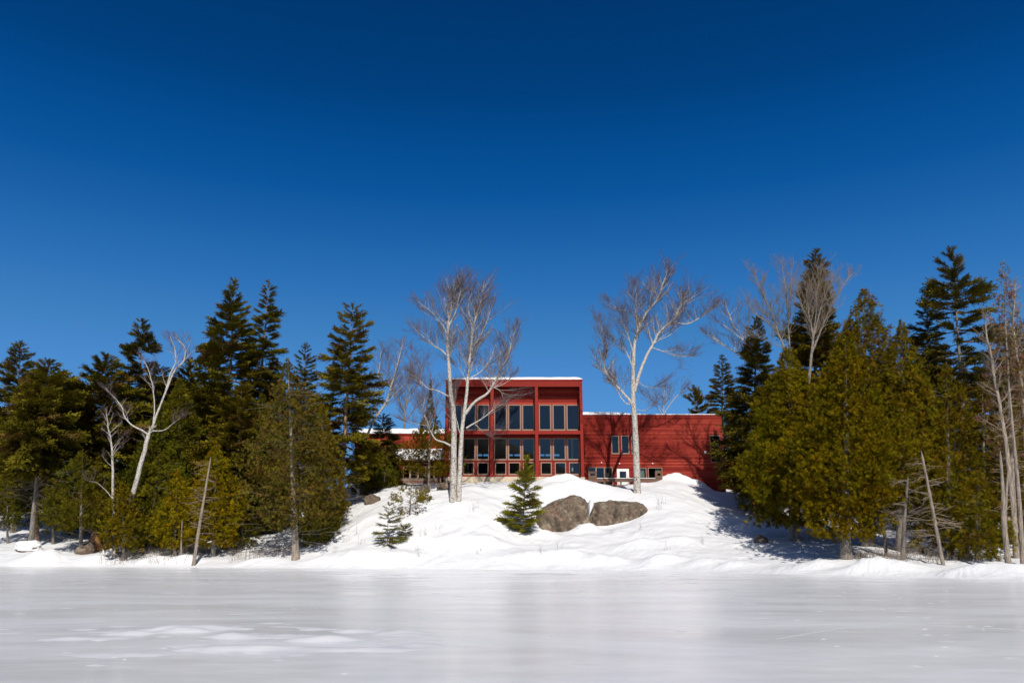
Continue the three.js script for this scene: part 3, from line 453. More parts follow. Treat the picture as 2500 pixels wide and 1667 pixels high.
function crown(name, geo, list, parent) { // list of {p, q, s:[x,y,z], c}
  const m = shadowed(new THREE.InstancedMesh(geo, M.needle, list.length)), mt = new THREE.Matrix4(), sv = new THREE.Vector3();
  list.forEach((e, k) => { m.setMatrixAt(k, mt.compose(e.p, e.q, sv.set(...e.s))); m.setColorAt(k, e.c); });
  m.name = name; m.userData.kind = 'stuff'; parent.add(m); return m;
}
const basisQ = (dir, up, twist = 0) => { const x = dir.clone().normalize(), z = new THREE.Vector3().crossVectors(x, up).normalize(), y = new THREE.Vector3().crossVectors(z, x); const q = new THREE.Quaternion().setFromRotationMatrix(new THREE.Matrix4().makeBasis(x, y, z)); return q.multiply(new THREE.Quaternion().setFromAxisAngle(new THREE.Vector3(1, 0, 0), twist)); };
const footAt = (px, d) => { let p = at(px, 1300, d), h = ground(p.x, d); for (let k = 0; k < 6; k++) { const py = CY + F * Math.tan(PITCH - Math.atan2(h - EYE, d)); p = at(px, py, d); h = ground(p.x, d); } p.y = h; return p; };
const lerpTrunk = (base, top, bow) => (u) => new THREE.Vector3(mix(base.x, top.x, u) + bow * Math.sin(u * Math.PI), mix(base.y, top.y, u), mix(base.z, top.z, u));
function trunkTube(line, r0, seed, n = 14, flare = 1.35) { const s = new Soup(), pts = [], rad = []; for (let k = 0; k <= n; k++) { const u = k / n, p = line(u); p.x += .04 * N3(u * 6, seed, 1); p.z += .04 * N3(u * 6, seed, 4); if (!k) p.y -= .4; pts.push(p); rad.push(Math.max(.012, r0 * (1 - u * .96) * (u < .04 ? flare : 1))); } s.tube(pts, rad, 9); return s; }
const toLocal = (g, p) => { g.translate(-p.x, -p.y, -p.z); return g; };
function deadBranches(s, line, u0, u1, n, len, r, droop = .25) { for (let k = 0; k < n; k++) { const u = mix(u0, u1, r()), p = line(u), a = r() * 6.283, l = len * (.4 + .9 * r()) * (1 - .35 * (u - u0)), pts = [p.clone()], rad = [.010 + .009 * r()]; let d = new THREE.Vector3(Math.cos(a), .08 + .8 * (r() - .5), Math.sin(a)); for (let j = 1; j <= 4; j++) { pts.push(pts[j - 1].clone().addScaledVector(d, l / 4)); d.y -= droop * .28 * r(); d.x += .5 * (r() - .5); d.y += .3 * (r() - .5); d.z += .5 * (r() - .5); rad.push(rad[0] * (1 - j / 4.6)); } s.tube(pts, rad, 3); for (let j = 1; j < 4; j++) if (r() < .75) { const q = pts[j], e = d.clone(); e.x += 1.6 * (r() - .5); e.y += .9 * (r() - .5); e.z += 1.6 * (r() - .5); s.tube([q.clone(), q.clone().addScaledVector(e, l * .2), q.clone().addScaledVector(e, l * .38)], [.009, .007, .004], 3); } } }

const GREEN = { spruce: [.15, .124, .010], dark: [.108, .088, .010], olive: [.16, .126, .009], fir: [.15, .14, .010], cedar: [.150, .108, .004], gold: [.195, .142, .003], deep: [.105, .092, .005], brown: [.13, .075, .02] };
let treeSeed = 100;
function spruce(o) {
  const seed = treeSeed += 17, r = rngOf(seed), base = footAt(o.bx, o.d), top = at(o.tx, o.ty, o.d); top.z = base.z;
  const g = thing(o.name ?? 'spruce_tree', o.label, 'tree', base, o.group), H = top.y - base.y, line = lerpTrunk(base, top, o.bow ?? 0);
  const uOf = (py) => (Y(py, o.d) - base.y) / H, u0 = clamp(uOf(o.cb), .01, .9), R = o.hw / F * o.d / 1.0;
  const trunk = trunkTube(line, o.r0 ?? .012 * H + .03, seed); part('trunk', toLocal(trunk.build(), base), o.bark ?? M.bark, g);
  const dead = new Soup(); deadBranches(dead, line, Math.max(.04, u0 - .22), u0 + (1 - u0) * .45, o.dead ?? 36, R * .6, r);
  part('branch', toLocal(dead.build(), base), M.twigGrey, g, 'stuff');
  const list = [], C = o.color ?? GREEN.spruce, step = (o.step ?? .42), shape = o.shape ?? .78, crownH = H * (1 - u0);
  const lop = [0, 1, 2].map(() => [r() * 6.28, r() * 6.28, r()]);
  for (let y = 0; y < crownH - .1;) {
    const t = y / crownH, u = u0 + (1 - u0) * t, prof = Math.pow(1 - t, shape) * smooth(-.18, .2, t) + .02;
    const n = Math.round((o.per ?? 7) * (.7 + .5 * r())), ph = r() * 6.283, tier = .72 + .5 * r();
    for (let k = 0; k < n; k++) {
      if (r() < (o.gap ?? .12)) continue;
      const a = ph + (k + .5 * (r() - .5)) / n * 6.283, lob = 1 + .22 * Math.sin(a * 2 + lop[0][0] + t * 5) + .2 * N3(Math.cos(a) * 1.3 + seed, t * 7, Math.sin(a) * 1.3);
      const len = Math.max(.25, .22 + R * prof * tier * lob * (.8 + .35 * r())), tilt = mix(-.3, .48, Math.pow(t, 1.6)) + .22 * (r() - .5) + (o.tilt ?? 0), dir = new THREE.Vector3(Math.cos(a) * Math.cos(tilt), Math.sin(tilt), Math.sin(a) * Math.cos(tilt));
      const p = line(clamp(u + .012 * (r() - .5))).sub(base), f = .62 + .62 * r(), br = r() < (o.brown ?? .12) ? 1 : 0, c = new THREE.Color().setRGB(...C.map((v, j) => mix(v, GREEN.brown[j], br * .8) * f));
      const wide = len * (o.wide ?? 1) * (.8 + .35 * r()) * (t > .8 ? .8 : 1);
      list.push({ p, q: basisQ(dir, UPV, .9 * (r() - .5)), s: [len, Math.max(len * 1.1, .45), wide], c });
      for (let m = len > 1.1 ? 2 : 0; m--;) list.push({ p: p.clone().addScaledVector(dir, len * (.2 + .35 * r())), q: basisQ(dir.clone().add(new THREE.Vector3((r() - .5) * .9, -.15 + .3 * r(), (r() - .5) * .9)), UPV, .8 * (r() - .5)), s: [len * .6, len * .6, wide * .6], c: c.clone().multiplyScalar(.8 + .4 * r()) });
    }
    y += step * (.75 + .5 * r()) * mix(1, .6, t);
  }
  list.push({ p: line(.955).sub(base), q: basisQ(new THREE.Vector3(.05, 1, .02), new THREE.Vector3(1, 0, 0)), s: [H * .05, H * .035, H * .035], c: new THREE.Color().setRGB(...C) });
  crown('crown', o.fine ? FINE[seed % 2] : BOUGHS[seed % 4], list, g); return g;
}
function cedar(o) {
  const seed = treeSeed += 17, r = rngOf(seed), base = footAt(o.bx, o.d), top = at(o.tx, o.ty, o.d); top.z = base.z;
  const g = thing(o.name ?? 'cedar_tree', o.label, 'tree', base, o.group), H = top.y - base.y, line = lerpTrunk(base, top, o.bow ?? 0), uOf = (py) => (Y(py, o.d) - base.y) / H, u0 = clamp(uOf(o.cb), .0, .9), R = o.hw / F * o.d;
  part('trunk', toLocal(trunkTube(line, o.r0 ?? .02 * H, seed).build(), base), o.bark ?? M.bark, g);
  const dead = new Soup(); deadBranches(dead, line, Math.max(.03, u0 - .1), .85, o.dead ?? 40, R * .75, r, .1); part('branch', toLocal(dead.build(), base), o.deadMat ?? M.twigGrey, g, 'stuff');
  const list = [], C = o.color ?? GREEN.cedar, crownH = H * (1 - u0), size = (o.size ?? .62) * .52, wideAt = o.wideAt ?? .28, tipPow = o.tipPow ?? .85;
  const prof = (t) => (t < wideAt ? mix(o.foot ?? .62, 1, Math.sin(t / wideAt * Math.PI / 2)) : Math.pow(clamp(1 - (t - wideAt) / (1 - wideAt)), tipPow)) + .015;
  const n = Math.round((o.n ?? 1) * 38 * crownH * R / (size * size) * .5);
  for (let k = 0; k < n; k++) {
    let t, tries = 0; do t = r(); while (r() > prof(t) * .9 + .1 && tries++ < 20);
    const a = r() * 6.283, y = t * crownH, lump = 1 + .5 * N3(Math.cos(a) * 1.5 + seed, y * .55, Math.sin(a) * 1.5) + .42 * N3(Math.cos(a) * 3 + seed * 2, y * 1.25, Math.sin(a) * 3);
    const hole = fbm(Math.cos(a) * 2.1 + seed * 3, y * .8, Math.sin(a) * 2.1, 2); if (hole < (o.hole ?? -.20)) continue;
    const rr = R * prof(t) * lump * (r() < .06 ? 1 + .22 * r() : Math.pow(r(), .32)), p = line(clamp(u0 + (1 - u0) * t)).sub(base); p.x += Math.cos(a) * rr; p.z += Math.sin(a) * rr; p.y += (r() - .5) * .4 + rr * .12;
    const dir = new THREE.Vector3(Math.cos(a) + 1.3 * (r() - .5), .25 + 1.6 * (r() - .45) + t * .4, Math.sin(a) + 1.3 * (r() - .5)), f = (.6 + .7 * r()) * (1 + .25 * N3(p.x * .9 + seed, p.y * .9, p.z * .9)), s = size * (.5 + .9 * r() * r() + .2 * r()) * (t > .85 ? .75 : 1);
    const tone = .5 + .9 * N3(p.x * .45, p.y * .5 + seed, p.z * .45) + .3 * (r() - .5), c = new THREE.Color().setRGB(C[0] * f * mix(.86, 1.12, tone), C[1] * f, C[2] * f * mix(1.2, .8, tone));
    if (r() < (o.brown ?? .06)) c.setRGB(C[0] * 1.05 * f, C[1] * .72 * f, C[2] * 1.4 * f);
    list.push({ p, q: basisQ(dir, UPV, (r() - .5) * 3), s: [s, s, s], c });
  }
  for (let k = 0; k < 4; k++) list.push({ p: line(.97 - k * .012).sub(base), q: basisQ(new THREE.Vector3(.2 * (r() - .5), 1, .2 * (r() - .5)), new THREE.Vector3(1, 0, 0), r() * 6), s: [size * .8, size * .6, size * .6], c: new THREE.Color().setRGB(...C) });
  crown('crown', SPRAYS[seed % 4], list, g); return g;
}
// leafless tree: limbs drawn as sighted polylines, twigs grown from them
function bare(o) {
  const seed = treeSeed += 17, r = rngOf(seed), wood = new Soup(), twig = new Soup();
  const base = o.foot === false ? at(o.limbs[0].pts[0][0], o.limbs[0].pts[0][1], o.d) : footAt(o.limbs[0].pts[0][0], o.d), g = thing(o.name ?? 'birch_tree', o.label, 'tree', base, o.group);
  const grow = (p, d, len, rad, lvl, tw) => {
    const n = lvl >= 2 ? 5 : lvl ? 3 : 2, pts = [p.clone()], rs = [rad], dir = d.clone().normalize();
    for (let k = 1; k <= n; k++) { dir.x += (r() - .5) * .38; dir.z += (r() - .5) * .38; dir.y += (r() - .5) * .3 + (lvl ? .07 : .02) * (o.up ?? 1); dir.normalize(); pts.push(pts[k - 1].clone().addScaledVector(dir, len / n)); rs.push(rad * (1 - .78 * k / n)); }
    (rad > (o.woodMin ?? .017) ? wood : twig).tube(pts, rs, lvl >= 2 ? 4 : 3);
    if (!lvl) return;
    const kids = Math.round((lvl >= 2 ? (o.k2 ?? 7) : (o.k1 ?? 5)) * (.7 + .6 * r()));
    for (let k = 0; k < kids; k++) { const t = .15 + .85 * (k + r()) / kids, i = Math.min(n - 1, Math.floor(t * n)), q = pts[i].clone().lerp(pts[i + 1], t * n - i), dd = pts[i + 1].clone().sub(pts[i]).normalize(), a = r() * 6.283, s = .55 + .5 * r(); dd.x += Math.cos(a) * s; dd.z += Math.sin(a) * s; dd.y += (r() - .35) * s * (o.up ?? 1); grow(q, dd, len * (.32 + .3 * r()) * (1 - .3 * t), Math.max(o.fine ?? .0045, rad * .5), lvl - 1); }
  };
  for (const l of o.limbs) {
    let pts = l.pts.map(([px, py, dd], k) => (k === 0 && l === o.limbs[0] && o.foot !== false ? base.clone().add(new THREE.Vector3(0, -.3, 0)) : at(px, py, o.d + (dd ?? 0))));
    const cv = new THREE.CatmullRomCurve3(pts), n = Math.max(6, pts.length * 5), P = [], rs = []; let total = cv.getLength();
    for (let k = 0; k <= n; k++) { const t = k / n, p = cv.getPoint(t); p.x += .05 * N3(t * 9, seed, l.r0 * 99) * Math.min(1, t * 4); p.z += .09 * N3(t * 7, seed, 3 + l.r0 * 99); P.push(p); rs.push(mix(l.r0, l.r1 ?? l.r0 * .25, Math.pow(t, .8)) * (k === 0 && l === o.limbs[0] ? 1.25 : 1)); }
    wood.tube(P, rs, l.r0 > .06 ? 9 : 6, seed * .13);
    const from = l.from ?? .2, cnt = Math.round(total * (1 - from) / (o.gap ?? .34) * (l.dens ?? 1));
    for (let k = 0; k < cnt; k++) { const t = from + (1 - from) * (k + r()) / cnt, p = cv.getPoint(Math.min(t, .999)), d = cv.getTangent(Math.min(t, .999)), a = r() * 6.283, s = .8 + .5 * r(); d.x += Math.cos(a) * s; d.z += Math.sin(a) * s; d.y += (r() - .25) * .8 * (o.up ?? 1); grow(p, d, (o.len ?? 1.7) * (.5 + .8 * r()) * (1.15 - .5 * t) * (l.len ?? 1), mix(l.r0, l.r1 ?? l.r0 * .25, t) * .32 + .006 > .03 ? .03 : mix(l.r0, l.r1 ?? l.r0 * .25, t) * .32 + .006, l.lvl ?? 2); }
    { const p = P[n], d = cv.getTangent(.999); for (let k = 0; k < 3; k++) { const e = d.clone(); e.x += (r() - .5) * .6; e.z += (r() - .5) * .6; grow(p, e, (o.len ?? 1.7) * (.25 + .3 * r()) * (l.len ?? 1), rs[n] * .8, Math.min(2, l.lvl ?? 2)); } }
  }
  part('trunk', toLocal(wood.build(), base), o.bark ?? M.birch, g);
  if (twig.p.length) part('twigs', toLocal(twig.build(), base), o.twig ?? M.twig, g, 'stuff');
  return g;
}
function snag(o) { // dead pole, pts from the foot up
  const seed = treeSeed += 17, r = rngOf(seed), base = footAt(o.pts[0][0], o.d), g = thing('dead_tree', o.label, 'dead tree', base, o.group), cv = new THREE.CatmullRomCurve3([base.clone().add(new THREE.Vector3(0, -.3, 0)), ...o.pts.slice(1).map(([a, b]) => at(a, b, o.d))]);
  const s = new Soup(), P = [], R = []; for (let k = 0; k <= 16; k++) { P.push(cv.getPoint(k / 16)); R.push(mix(o.r0, k === 16 ? .012 : o.r1 ?? o.r0 * .3, k / 16) * (k ? 1 : 1.2)); } s.tube(P, R, 8); part('trunk', toLocal(s.build(), base), o.bark ?? M.barkPale, g);
  if (o.n) { const t = new Soup(); deadBranches(t, (u) => cv.getPoint(clamp(u)), o.u0 ?? .2, .95, o.n, o.len ?? 1, r, o.droop ?? .2); part('branch', toLocal(t.build(), base), o.twig ?? M.twigTan, g, 'stuff'); }
  return g;
}
// ---- left shore, from the left edge towards the lodge
spruce({ label: 'dark spruce at the far left edge behind the twin bare trunks', bx: 32, d: 73, tx: 48, ty: 835, cb: 1200, hw: 92, color: GREEN.spruce });
spruce({ label: 'brown topped spruce with a bare twiggy lower trunk on the left shore', bx: 72, d: 64, tx: 118, ty: 880, cb: 1150, hw: 104, dead: 150, r0: .21, brown: .15, shape: .6, color: GREEN.spruce, bark: M.bark });
spruce({ label: 'thinner spruce with a bare trunk just right of the brown topped one', bx: 88, d: 67, tx: 96, ty: 905, cb: 1120, hw: 75, dead: 140, bark: M.barkRed, shape: .6, brown: .14 });
spruce({ label: 'olive spruce hugging the right side of the brown topped one', bx: 165, d: 71, tx: 150, ty: 905, cb: 1200, hw: 72, brown: .2 });
spruce({ label: 'tall dark spruce with ragged tiers behind the leaning white birch', bx: 335, d: 75, tx: 345, ty: 783, cb: 1120, hw: 78, step: .62, gap: .18, color: GREEN.dark, shape: .55 });
spruce({ label: 'broad flat topped dark spruce left of the leaning white birch', bx: 235, d: 70, tx: 258, ty: 868, cb: 1250, hw: 108, shape: .55, color: GREEN.spruce });
spruce({ label: 'tall left one of the twin spruces above the cedars', bx: 545, d: 72, tx: 571, ty: 683, cb: 1230, hw: 112, step: .6, gap: .24, shape: .72, color: GREEN.spruce });
spruce({ label: 'tall right one of the twin spruces with its trunk in view', bx: 610, d: 74, tx: 655, ty: 688, cb: 1150, hw: 80, step: .62, gap: .26, shape: .66, color: GREEN.spruce });
spruce({ label: 'olive spruce with dead lower branches in front of the twin spruces', bx: 568, d: 64.5, tx: 590, ty: 935, cb: 1200, hw: 92, color: GREEN.olive, dead: 80, brown: .14 });
spruce({ label: 'small topped spruce peeping over the large shore cedar', bx: 735, d: 74, tx: 745, ty: 838, cb: 1180, hw: 66, step: .5, color: GREEN.spruce });
spruce({ label: 'tall open tiered spruce with a brown trunk at the left of the snow slope', bx: 828, d: 66, tx: 861, ty: 742, cb: 1150, hw: 92, step: .72, gap: .16, shape: .62, color: GREEN.olive, r0: .26, dead: 60, bark: M.barkRed });
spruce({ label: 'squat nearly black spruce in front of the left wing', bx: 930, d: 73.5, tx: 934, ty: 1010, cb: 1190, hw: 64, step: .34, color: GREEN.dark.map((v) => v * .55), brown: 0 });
cedar({ label: 'large shore cedar with a pale trunk standing at the ice edge', bx: 722, d: 57.4, tx: 702, ty: 880, cb: 1295, hw: 112, color: [.125, .098, .014], hole: -.12, n: .8, dead: 110, bark: M.barkPale, r0: .25, size: .5, brown: .2 });
cedar({ label: 'small golden cedar behind the leaning dead pole', bx: 520, d: 60, tx: 528, ty: 1085, cb: 1335, hw: 66, color: GREEN.gold });
cedar({ label: 'bushy green cedar under the leaning white birch', bx: 365, d: 63, tx: 400, ty: 985, cb: 1335, hw: 92, color: [.105, .098, .006], wideAt: .2, foot: .8 });
cedar({ label: 'low green cedar on the shore left of the thin birch', bx: 195, d: 61.5, tx: 200, ty: 1100, cb: 1300, hw: 80, color: [.10, .086, .006], hole: -.08 });
cedar({ label: 'low bright cedar at the ice edge under the thin birch', bx: 300, d: 59.4, tx: 300, ty: 1180, cb: 1345, hw: 55, color: GREEN.cedar });
cedar({ label: 'dark cedar between the leaning birch and the twin spruces', bx: 435, d: 66, tx: 438, ty: 930, cb: 1355, hw: 88, color: GREEN.deep });
cedar({ label: 'golden green cedar left of the leaning dead pole', bx: 425, d: 59.8, tx: 432, ty: 1150, cb: 1340, hw: 50, color: GREEN.gold });
cedar({ label: 'shaded cedar between the twin spruces and the large shore cedar', bx: 635, d: 68, tx: 640, ty: 965, cb: 1310, hw: 74, color: GREEN.deep });
cedar({ label: 'narrow cedar on the right flank of the large shore cedar', bx: 790, d: 63, tx: 785, ty: 985, cb: 1330, hw: 52, color: GREEN.cedar });
cedar({ label: 'low cedar bush sprawling at the feet of the brown trunked spruce', bx: 768, d: 60, tx: 770, ty: 1195, cb: 1360, hw: 48, color: GREEN.deep });
cedar({ label: 'small bright cedar at the foot of the nearly black spruce', bx: 938, d: 71.5, tx: 940, ty: 1120, cb: 1200, hw: 34, color: GREEN.deep.map((v) => v * 1.2), size: .42 });
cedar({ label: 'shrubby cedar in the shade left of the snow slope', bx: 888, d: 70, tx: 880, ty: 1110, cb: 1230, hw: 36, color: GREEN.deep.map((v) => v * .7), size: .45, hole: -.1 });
cedar({ label: 'slender cedar with a bare stem in front of the left wing', bx: 1046, d: 69.5, tx: 1052, ty: 930, cb: 1166, hw: 66, color: GREEN.cedar, n: .85, size: .45, r0: .13, foot: .9, wideAt: .25, tipPow: 2.4, bark: M.barkPale, hole: -.02 });
bare({ label: 'white birch leaning right over the cedars with a wide fork', d: 60, foot: false, gap: .26, len: 1.5, k2: 8, limbs: [
  { pts: [[318, 1222], [328, 1190], [347, 1120], [362, 1062]], r0: .20, r1: .15, from: .9 }, { pts: [[362, 1062], [372, 1040], [385, 1005], [402, 962], [425, 905], [448, 880], [450, 848], [436, 832]], r0: .11, r1: .03, from: .45 },
  { pts: [[362, 1062], [345, 1050], [325, 1040], [305, 1020], [297, 995], [280, 972], [262, 955]], r0: .075, r1: .025, from: .4 }, { pts: [[372, 1040], [376, 1000], [373, 950], [362, 905], [350, 880]], r0: .06, r1: .02, from: .4 }, { pts: [[402, 962], [415, 915], [428, 880], [425, 850], [415, 822]], r0: .07, r1: .015, from: .4 }, { pts: [[372, 1052], [400, 1050], [420, 1035], [440, 1020]], r0: .05, r1: .015, from: .5 }] });
bare({ label: 'thin pale birch standing upright among the left shore cedars', d: 59.8, gap: .4, len: 1.2, limbs: [{ pts: [[278, 1280], [275, 1200], [273, 1100], [265, 1050], [258, 1010]], r0: .13, r1: .03, from: .35 }, { pts: [[272, 1215], [255, 1195], [235, 1178], [215, 1175]], r0: .035, from: .3 }, { pts: [[273, 1110], [285, 1085], [300, 1065]], r0: .03, from: .3 }], bark: M.birch });
bare({ label: 'white birch leaning right beside the tall open tiered spruce', d: 69.5, gap: .28, len: 2, k2: 8, limbs: [{ pts: [[872, 1190], [880, 1130], [892, 1075], [910, 1030], [940, 985], [958, 930], [975, 870], [982, 845]], r0: .17, r1: .03, from: .45 }, { pts: [[940, 985], [965, 960], [990, 935]], r0: .05, from: .3 }, { pts: [[910, 1030], [915, 960], [925, 900], [930, 855]], r0: .07, from: .5 }, { pts: [[880, 1130], [866, 1080], [858, 1000], [862, 950]], r0: .09, from: .6 }] });
bare({ label: 'twiggy grey birch seen above the left wing snow', d: 92, foot: false, gap: .22, len: 2.6, k2: 9, k1: 6, limbs: [{ pts: [[985, 1070], [990, 1000], [998, 930], [1005, 860]], r0: .13, from: .2 }, { pts: [[990, 1010], [965, 960], [950, 910], [945, 870]], r0: .08, from: .2 }, { pts: [[992, 990], [1020, 930], [1040, 880]], r0: .07, from: .2 }, { pts: [[988, 1030], [1025, 985], [1060, 950]], r0: .06, from: .2 }], bark: M.birchGrey });
// ---- the two big birches in front of the lodge
bare({ label: 'big twin stemmed white birch in front of the glazed tower', d: 63.3, gap: .17, len: 2.3, k2: 10, k1: 9, fine: .0036, woodMin: .013, limbs: [
  { pts: [[1106, 1250], [1106, 1200], [1108, 1100], [1108, 1030], [1101, 960], [1096, 900], [1093, 860], [1094, 800], [1100, 755], [1106, 725], [1113, 706]], r0: .31, r1: .035, from: .55 },
  { pts: [[1118, 1249], [1121, 1190], [1124, 1110], [1128, 1050], [1136, 990], [1142, 930], [1147, 880], [1152, 830], [1160, 780], [1172, 740], [1180, 705]], r0: .235, r1: .03, from: .5 },
  { pts: [[1136, 1010], [1160, 980], [1190, 960], [1205, 935], [1220, 905], [1240, 870], [1248, 840], [1255, 815]], r0: .13, r1: .03, from: .3 },
  { pts: [[1138, 1045], [1155, 1035], [1180, 1020], [1205, 1000], [1220, 990]], r0: .075, r1: .02, from: .4 }, { pts: [[1160, 1036], [1170, 1045], [1180, 1055]], r0: .03, from: .4 },
  { pts: [[1205, 945], [1222, 955], [1228, 972]], r0: .04, from: .3 }, { pts: [[1205, 945], [1225, 940], [1245, 925]], r0: .04, from: .3 },
  { pts: [[1100, 1088], [1085, 1080], [1063, 1072], [1050, 1050], [1042, 1025], [1032, 1005], [1035, 980]], r0: .085, r1: .02, from: .4 }, { pts: [[1046, 1040], [1020, 1035], [995, 1030]], r0: .03, from: .3 },
  { pts: [[1096, 968], [1070, 955], [1045, 948], [1025, 930], [1008, 918]], r0: .07, r1: .02, from: .3 }, { pts: [[1093, 870], [1078, 855], [1060, 845], [1045, 830], [1025, 815]], r0: .07, r1: .02, from: .25 },
  { pts: [[1094, 820], [1080, 795], [1065, 775], [1045, 755], [1030, 745]], r0: .065, r1: .018, from: .25 }, { pts: [[1096, 780], [1088, 740], [1078, 720]], r0: .05, from: .25 }, { pts: [[1094, 800], [1112, 760], [1122, 720], [1128, 690]], r0: .07, from: .3 },
  { pts: [[1152, 840], [1150, 790], [1143, 750], [1150, 720]], r0: .065, from: .3 }, { pts: [[1148, 860], [1175, 815], [1190, 780], [1200, 750]], r0: .07, from: .25 }, { pts: [[1142, 925], [1170, 910], [1195, 880], [1210, 840]], r0: .06, from: .3 }, { pts: [[1128, 1070], [1118, 1040], [1110, 990], [1112, 950]], r0: .05, from: .3 }, { pts: [[1142, 940], [1125, 905], [1110, 890]], r0: .04, from: .3 }] });
bare({ label: 'tall single stemmed white birch by the deck of the right wing', d: 67.2, gap: .17, len: 2.3, k2: 10, k1: 9, fine: .0036, woodMin: .013, limbs: [
  { pts: [[1556, 1205], [1554, 1120], [1552, 1060], [1548, 1000], [1546, 940], [1547, 880], [1550, 840], [1560, 800]], r0: .31, r1: .12, from: .85, dens: .6 },
  { pts: [[1560, 800], [1575, 770], [1598, 740], [1612, 715], [1616, 700], [1624, 680], [1629, 662]], r0: .11, r1: .03, from: .15 },
  { pts: [[1550, 955], [1562, 910], [1578, 870], [1595, 840], [1612, 810], [1640, 785], [1660, 755], [1665, 735]], r0: .16, r1: .05, from: .4 },
  { pts: [[1640, 787], [1680, 790], [1705, 778], [1725, 765], [1740, 750]], r0: .06, r1: .02, from: .2 }, { pts: [[1648, 770], [1662, 745], [1685, 730], [1700, 715]], r0: .05, r1: .018, from: .2 },
  { pts: [[1546, 990], [1535, 975], [1518, 955], [1495, 930], [1478, 905], [1474, 880]], r0: .14, r1: .05, from: .4 }, { pts: [[1474, 882], [1483, 862], [1478, 835], [1470, 805], [1465, 785]], r0: .05, r1: .018, from: .15 },
  { pts: [[1548, 985], [1530, 985], [1510, 960], [1500, 935]], r0: .06, r1: .03, from: .5 },
  { pts: [[1545, 900], [1535, 870], [1520, 845], [1500, 830]], r0: .06, r1: .018, from: .2 }, { pts: [[1548, 870], [1535, 825], [1525, 800], [1515, 770]], r0: .055, r1: .016, from: .2 }, { pts: [[1556, 800], [1552, 760], [1555, 730], [1550, 700]], r0: .065, r1: .02, from: .2 },
  { pts: [[1560, 800], [1575, 770], [1600, 740]], r0: .05, from: .4 }, { pts: [[1552, 775], [1535, 760], [1510, 755], [1490, 740]], r0: .045, r1: .015, from: .25 }, { pts: [[1592, 848], [1625, 860], [1655, 870], [1680, 870]], r0: .05, r1: .018, from: .2 }, { pts: [[1595, 840], [1585, 810], [1580, 790]], r0: .045, from: .2 }, { pts: [[1556, 930], [1580, 945], [1602, 945]], r0: .035, from: .3 }, { pts: [[1556, 1000], [1575, 1002], [1590, 992]], r0: .03, from: .3 }, { pts: [[1600, 835], [1640, 815], [1650, 800]], r0: .04, from: .3 }] });
// ---- young trees on the snow slope
spruce({ name: 'fir_sapling', label: 'green young fir standing left of the big boulders', bx: 1275, d: 59.8, tx: 1286, ty: 1112, cb: 1322, hw: 41, color: GREEN.fir.map((v) => v * 1.45), step: .17, per: 6, gap: .42, shape: .85, dead: 0, r0: .05, brown: .04, wide: 1, tilt: .36, fine: true });
spruce({ name: 'spruce_sapling', label: 'small tiered spruce sapling low on the left of the slope', bx: 944, d: 56.8, tx: 950, ty: 1228, cb: 1345, hw: 34, color: GREEN.fir.map((v) => v * .85), step: .3, per: 5, gap: .25, tilt: .15, wide: .6, fine: true, shape: .7, dead: 0, r0: .04, brown: .05 });
cedar({ name: 'pine_sapling', label: 'loose bushy sapling on the slope between the spruce sapling and the big birch', bx: 1000, d: 61.3, tx: 1004, ty: 1184, cb: 1262, hw: 38, color: [.15, .125, .01], n: .4, size: .42, hole: -.04, wideAt: .5, tipPow: .5, foot: .5, dead: 20, r0: .05, bark: M.barkDark });
spruce({ name: 'spruce_sapling', label: 'tiny spruce sapling just right of the tiered one', bx: 989, d: 57.8, tx: 990, ty: 1284, cb: 1326, hw: 16, fine: true, tilt: .3, color: GREEN.fir, step: .16, per: 5, gap: .1, shape: .6, dead: 0, r0: .025 });
cedar({ name: 'juniper_bush', label: 'yellow green bush in the snow by the foot of the slender cedar', bx: 1032, d: 64, tx: 1034, ty: 1203, cb: 1226, hw: 20, color: GREEN.gold, size: .3, r0: .03, dead: 0, wideAt: .3 });
cedar({ name: 'juniper_bush', label: 'small olive bush half buried left of the loose sapling', bx: 962, d: 65.5, tx: 963, ty: 1208, cb: 1218, hw: 9, color: GREEN.olive, size: .24, r0: .02, dead: 0 });
// ---- behind the right wing
bare({ label: 'small white birch showing above the right wing roof', d: 95, foot: false, gap: .24, len: 2.4, k2: 8, limbs: [{ pts: [[1620, 1040], [1621, 990], [1622, 955]], r0: .1, from: .2 }, { pts: [[1621, 1010], [1650, 970], [1670, 950]], r0: .06, from: .2 }, { pts: [[1620, 1015], [1595, 980], [1570, 960]], r0: .05, from: .2 }] });
spruce({ name: 'pine_tree', label: 'small pale pine showing above the right wing roof', bx: 1698, d: 100, tx: 1697, ty: 952, cb: 1120, hw: 40, color: GREEN.olive, gap: .3, shape: .35, tilt: .3, step: .7 });
spruce({ label: 'brownish narrow spruce at the right end of the lodge roof', bx: 1765, d: 88, tx: 1763, ty: 868, cb: 1170, hw: 52, color: GREEN.spruce.map((v) => v * .8), brown: .3 });
spruce({ label: 'broad dark spruce behind the grey bare trees on the right', bx: 1838, d: 66, tx: 1848, ty: 775, cb: 1180, hw: 72, color: GREEN.dark, shape: .6 });
spruce({ label: 'green spruce whose boughs brush the right end of the lodge', bx: 1812, d: 69, tx: 1818, ty: 985, cb: 1150, hw: 42, color: GREEN.deep.map((v) => v * .6), step: .5, gap: .2, brown: 0 });
spruce({ label: 'tall brown tipped spruce rising behind the fan shaped bare tree', bx: 1990, d: 70, tx: 1992, ty: 613, cb: 1150, hw: 88, color: GREEN.olive.map((v) => v * .8), brown: .35, shape: .62 });
